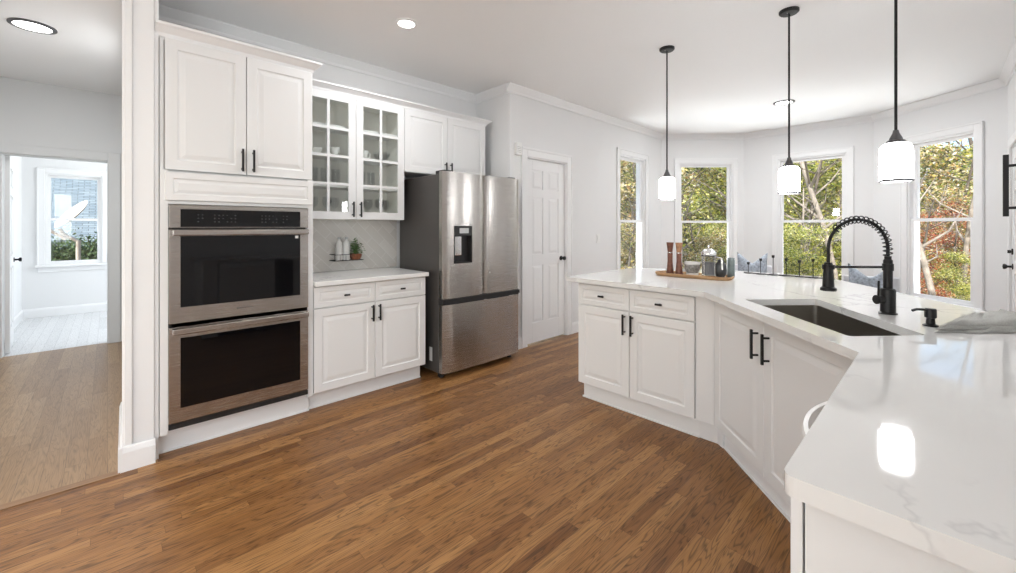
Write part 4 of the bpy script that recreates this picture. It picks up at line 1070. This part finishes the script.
def tree(x, y, kind, s=1.0, low=0.0, nf=2, tm=None):
    t = thing('autumn_tree', KIND[kind][0], 'tree', (x, y, -.66), rt.uniform(0, 6.28), KIND[kind][1])
    o = bpy.data.objects.new('trunk', TM[tm if tm is not None else rt.randint(0, 2)]); COL.objects.link(o); o.parent = t; o.scale = (s, s, s)
    for k in range(nf):
        o = bpy.data.objects.new('foliage', FM[kind][rt.randint(0, 1)]); COL.objects.link(o); o.parent = t
        o.location = (rt.uniform(-.4, .4), rt.uniform(-.4, .4), (1.5+2.3*k)*s+low); o.rotation_euler = (0, 0, rt.uniform(0, 6.28)); o.scale = (s, s, s*rt.uniform(.85, 1.1))
def raypt(px, d):
    u = (px-508)/416; f = Vector((math.cos(YAW), math.sin(YAW))); r_ = Vector((math.sin(YAW), -math.cos(YAW))); return (f+r_*u)*d
# woods seen through each window: position by bearing and distance from the room
for px, d, kind, s in ((628, 10, 'gold', .8), (642, 12.5, 'green', .9), (612, 14, 'green', 1.0), (655, 16, 'green', 1.1), (600, 19, 'green', 1.2),
                       (690, 12, 'green', .85), (714, 15, 'green', 1.0), (732, 12.5, 'gold', .8), (676, 18, 'green', 1.2), (712, 21, 'green', 1.3), (750, 18, 'green', 1.2),
                       (788, 11, 'green', .8), (815, 14, 'green', 1.0), (842, 12, 'gold', .8), (800, 19, 'green', 1.3), (860, 17, 'green', 1.2), (832, 22, 'green', 1.4),
                       (902, 12.5, 'gold', .9), (950, 11, 'gold', .6), (996, 12, 'green', .9), (944, 19, 'green', 1.0),
                       (912, 8.2, 'red', .36), (930, 10.5, 'red', .45), (960, 8.8, 'green', .30), (955, 12, 'red', .5), (700, 9.6, 'gold', .36), (726, 10, 'green', .40), (800, 8.8, 'green', .4), (826, 9.6, 'green', .42), (627, 9, 'gold', .40)):
    p = raypt(px, d); tree(p.x, p.y, kind, s)
def bare_tree(px, d, tm, s, lab, rz):
    p = raypt(px, d); t = thing('bare_tree', lab, 'tree', (p.x, p.y, -.66), rz)
    o = bpy.data.objects.new('trunk', TM[tm]); COL.objects.link(o); o.parent = t; o.scale = (s, s, s)
bare_tree(936, 7.4, 2, .9, 'slim bare pale-barked tree outside the rightmost bay window, left of its twin', .4)
bare_tree(962, 9.2, 2, .9, 'pale-barked bare tree outside the rightmost bay window, near its right side', 2.4)
bare_tree(690, 10.0, 2, .8, 'pale-barked bare tree outside the window behind the pepper mills', 1.2)
bare_tree(722, 10.6, 1, .7, 'dark-barked bare tree outside the window behind the pepper mills', 4.0)
bare_tree(803, 9.4, 1, .6, 'dark-barked bare tree outside the centre window of the bay', 5.2)
bare_tree(838, 9.0, 2, 1.1, 'slim pale-barked bare tree outside the centre window of the bay', 0.3)
# neighbour's roof, satellite dish and hedge outside the far-room window
nb = thing('neighbour_house', 'neighbouring house with a blue grey shingle roof seen through the far window', 'house', (-1.0, 14.0, -.65))
m = MB(); m.box(-5, .3, 0, 4, 5, 1.35); m.build('house_wall', M['siding'], nb)
m = MB(); m.loops([[(-5.3, 0, 0), (4.3, 0, 0), (4.3, 0, -.08), (-5.3, 0, -.08)], [(-5.3, 4.6, 0), (4.3, 4.6, 0), (4.3, 4.6, -.08), (-5.3, 4.6, -.08)]])
ro = m.build('roof', M['shingle'], nb); ro.location = (0, 0, 1.45); ro.rotation_euler = (math.radians(40), 0, 0)
sdish = thing('satellite_dish', 'cream satellite dish on a pole outside the far-room window', 'satellite dish', (-.40, 11.3, -.65))
m = MB(); m.tube([(0, 0, 0), (0, 0, 1.70)], .035, 12); m.build('pole', M['dish'], sdish, smooth=True)
m = MB(); m.M = Matrix.Translation((-.04, 0, 2.157)) @ Matrix.Rotation(math.radians(-50), 4, 'Y') @ Matrix.Rotation(math.radians(15), 4, 'X')
m.lathe([(.001, .0), (.15, .012), (.27, .04), (.325, .065), (.33, .07), (.27, .048), (.15, .02), (.001, .008)], seg=36); m.build('dish', M['dish'], sdish, smooth=True)
m = MB(); m.tube([(0, 0, 1.68), (-.18, 0, 1.80), (-.24, 0, 1.92)], .03, 8).tube([(-.16, -.05, 1.72), (-.24, -.05, 1.80), (-.42, -.05, 1.93)], .028, 8); m.build('arm', M['dish'], sdish, smooth=True)
hme = foliage_mesh('hedge_leaves', M['leaf_green'], 9000, 77, .6, .35, .035)
hme.materials[0] = M['hedge']
for k in range(5):
    o = bpy.data.objects.new('hedge_shrub', hme); COL.objects.link(o); o.location = (-1.9+k*.62, 12.6, .55); o.rotation_euler = (0, 0, k*1.1); o.scale = (.8, .6, 1)
    tag(o, 'dark green shrub of the hedge outside the far-room window', 'shrub', 'hedge shrubs outside the far window')
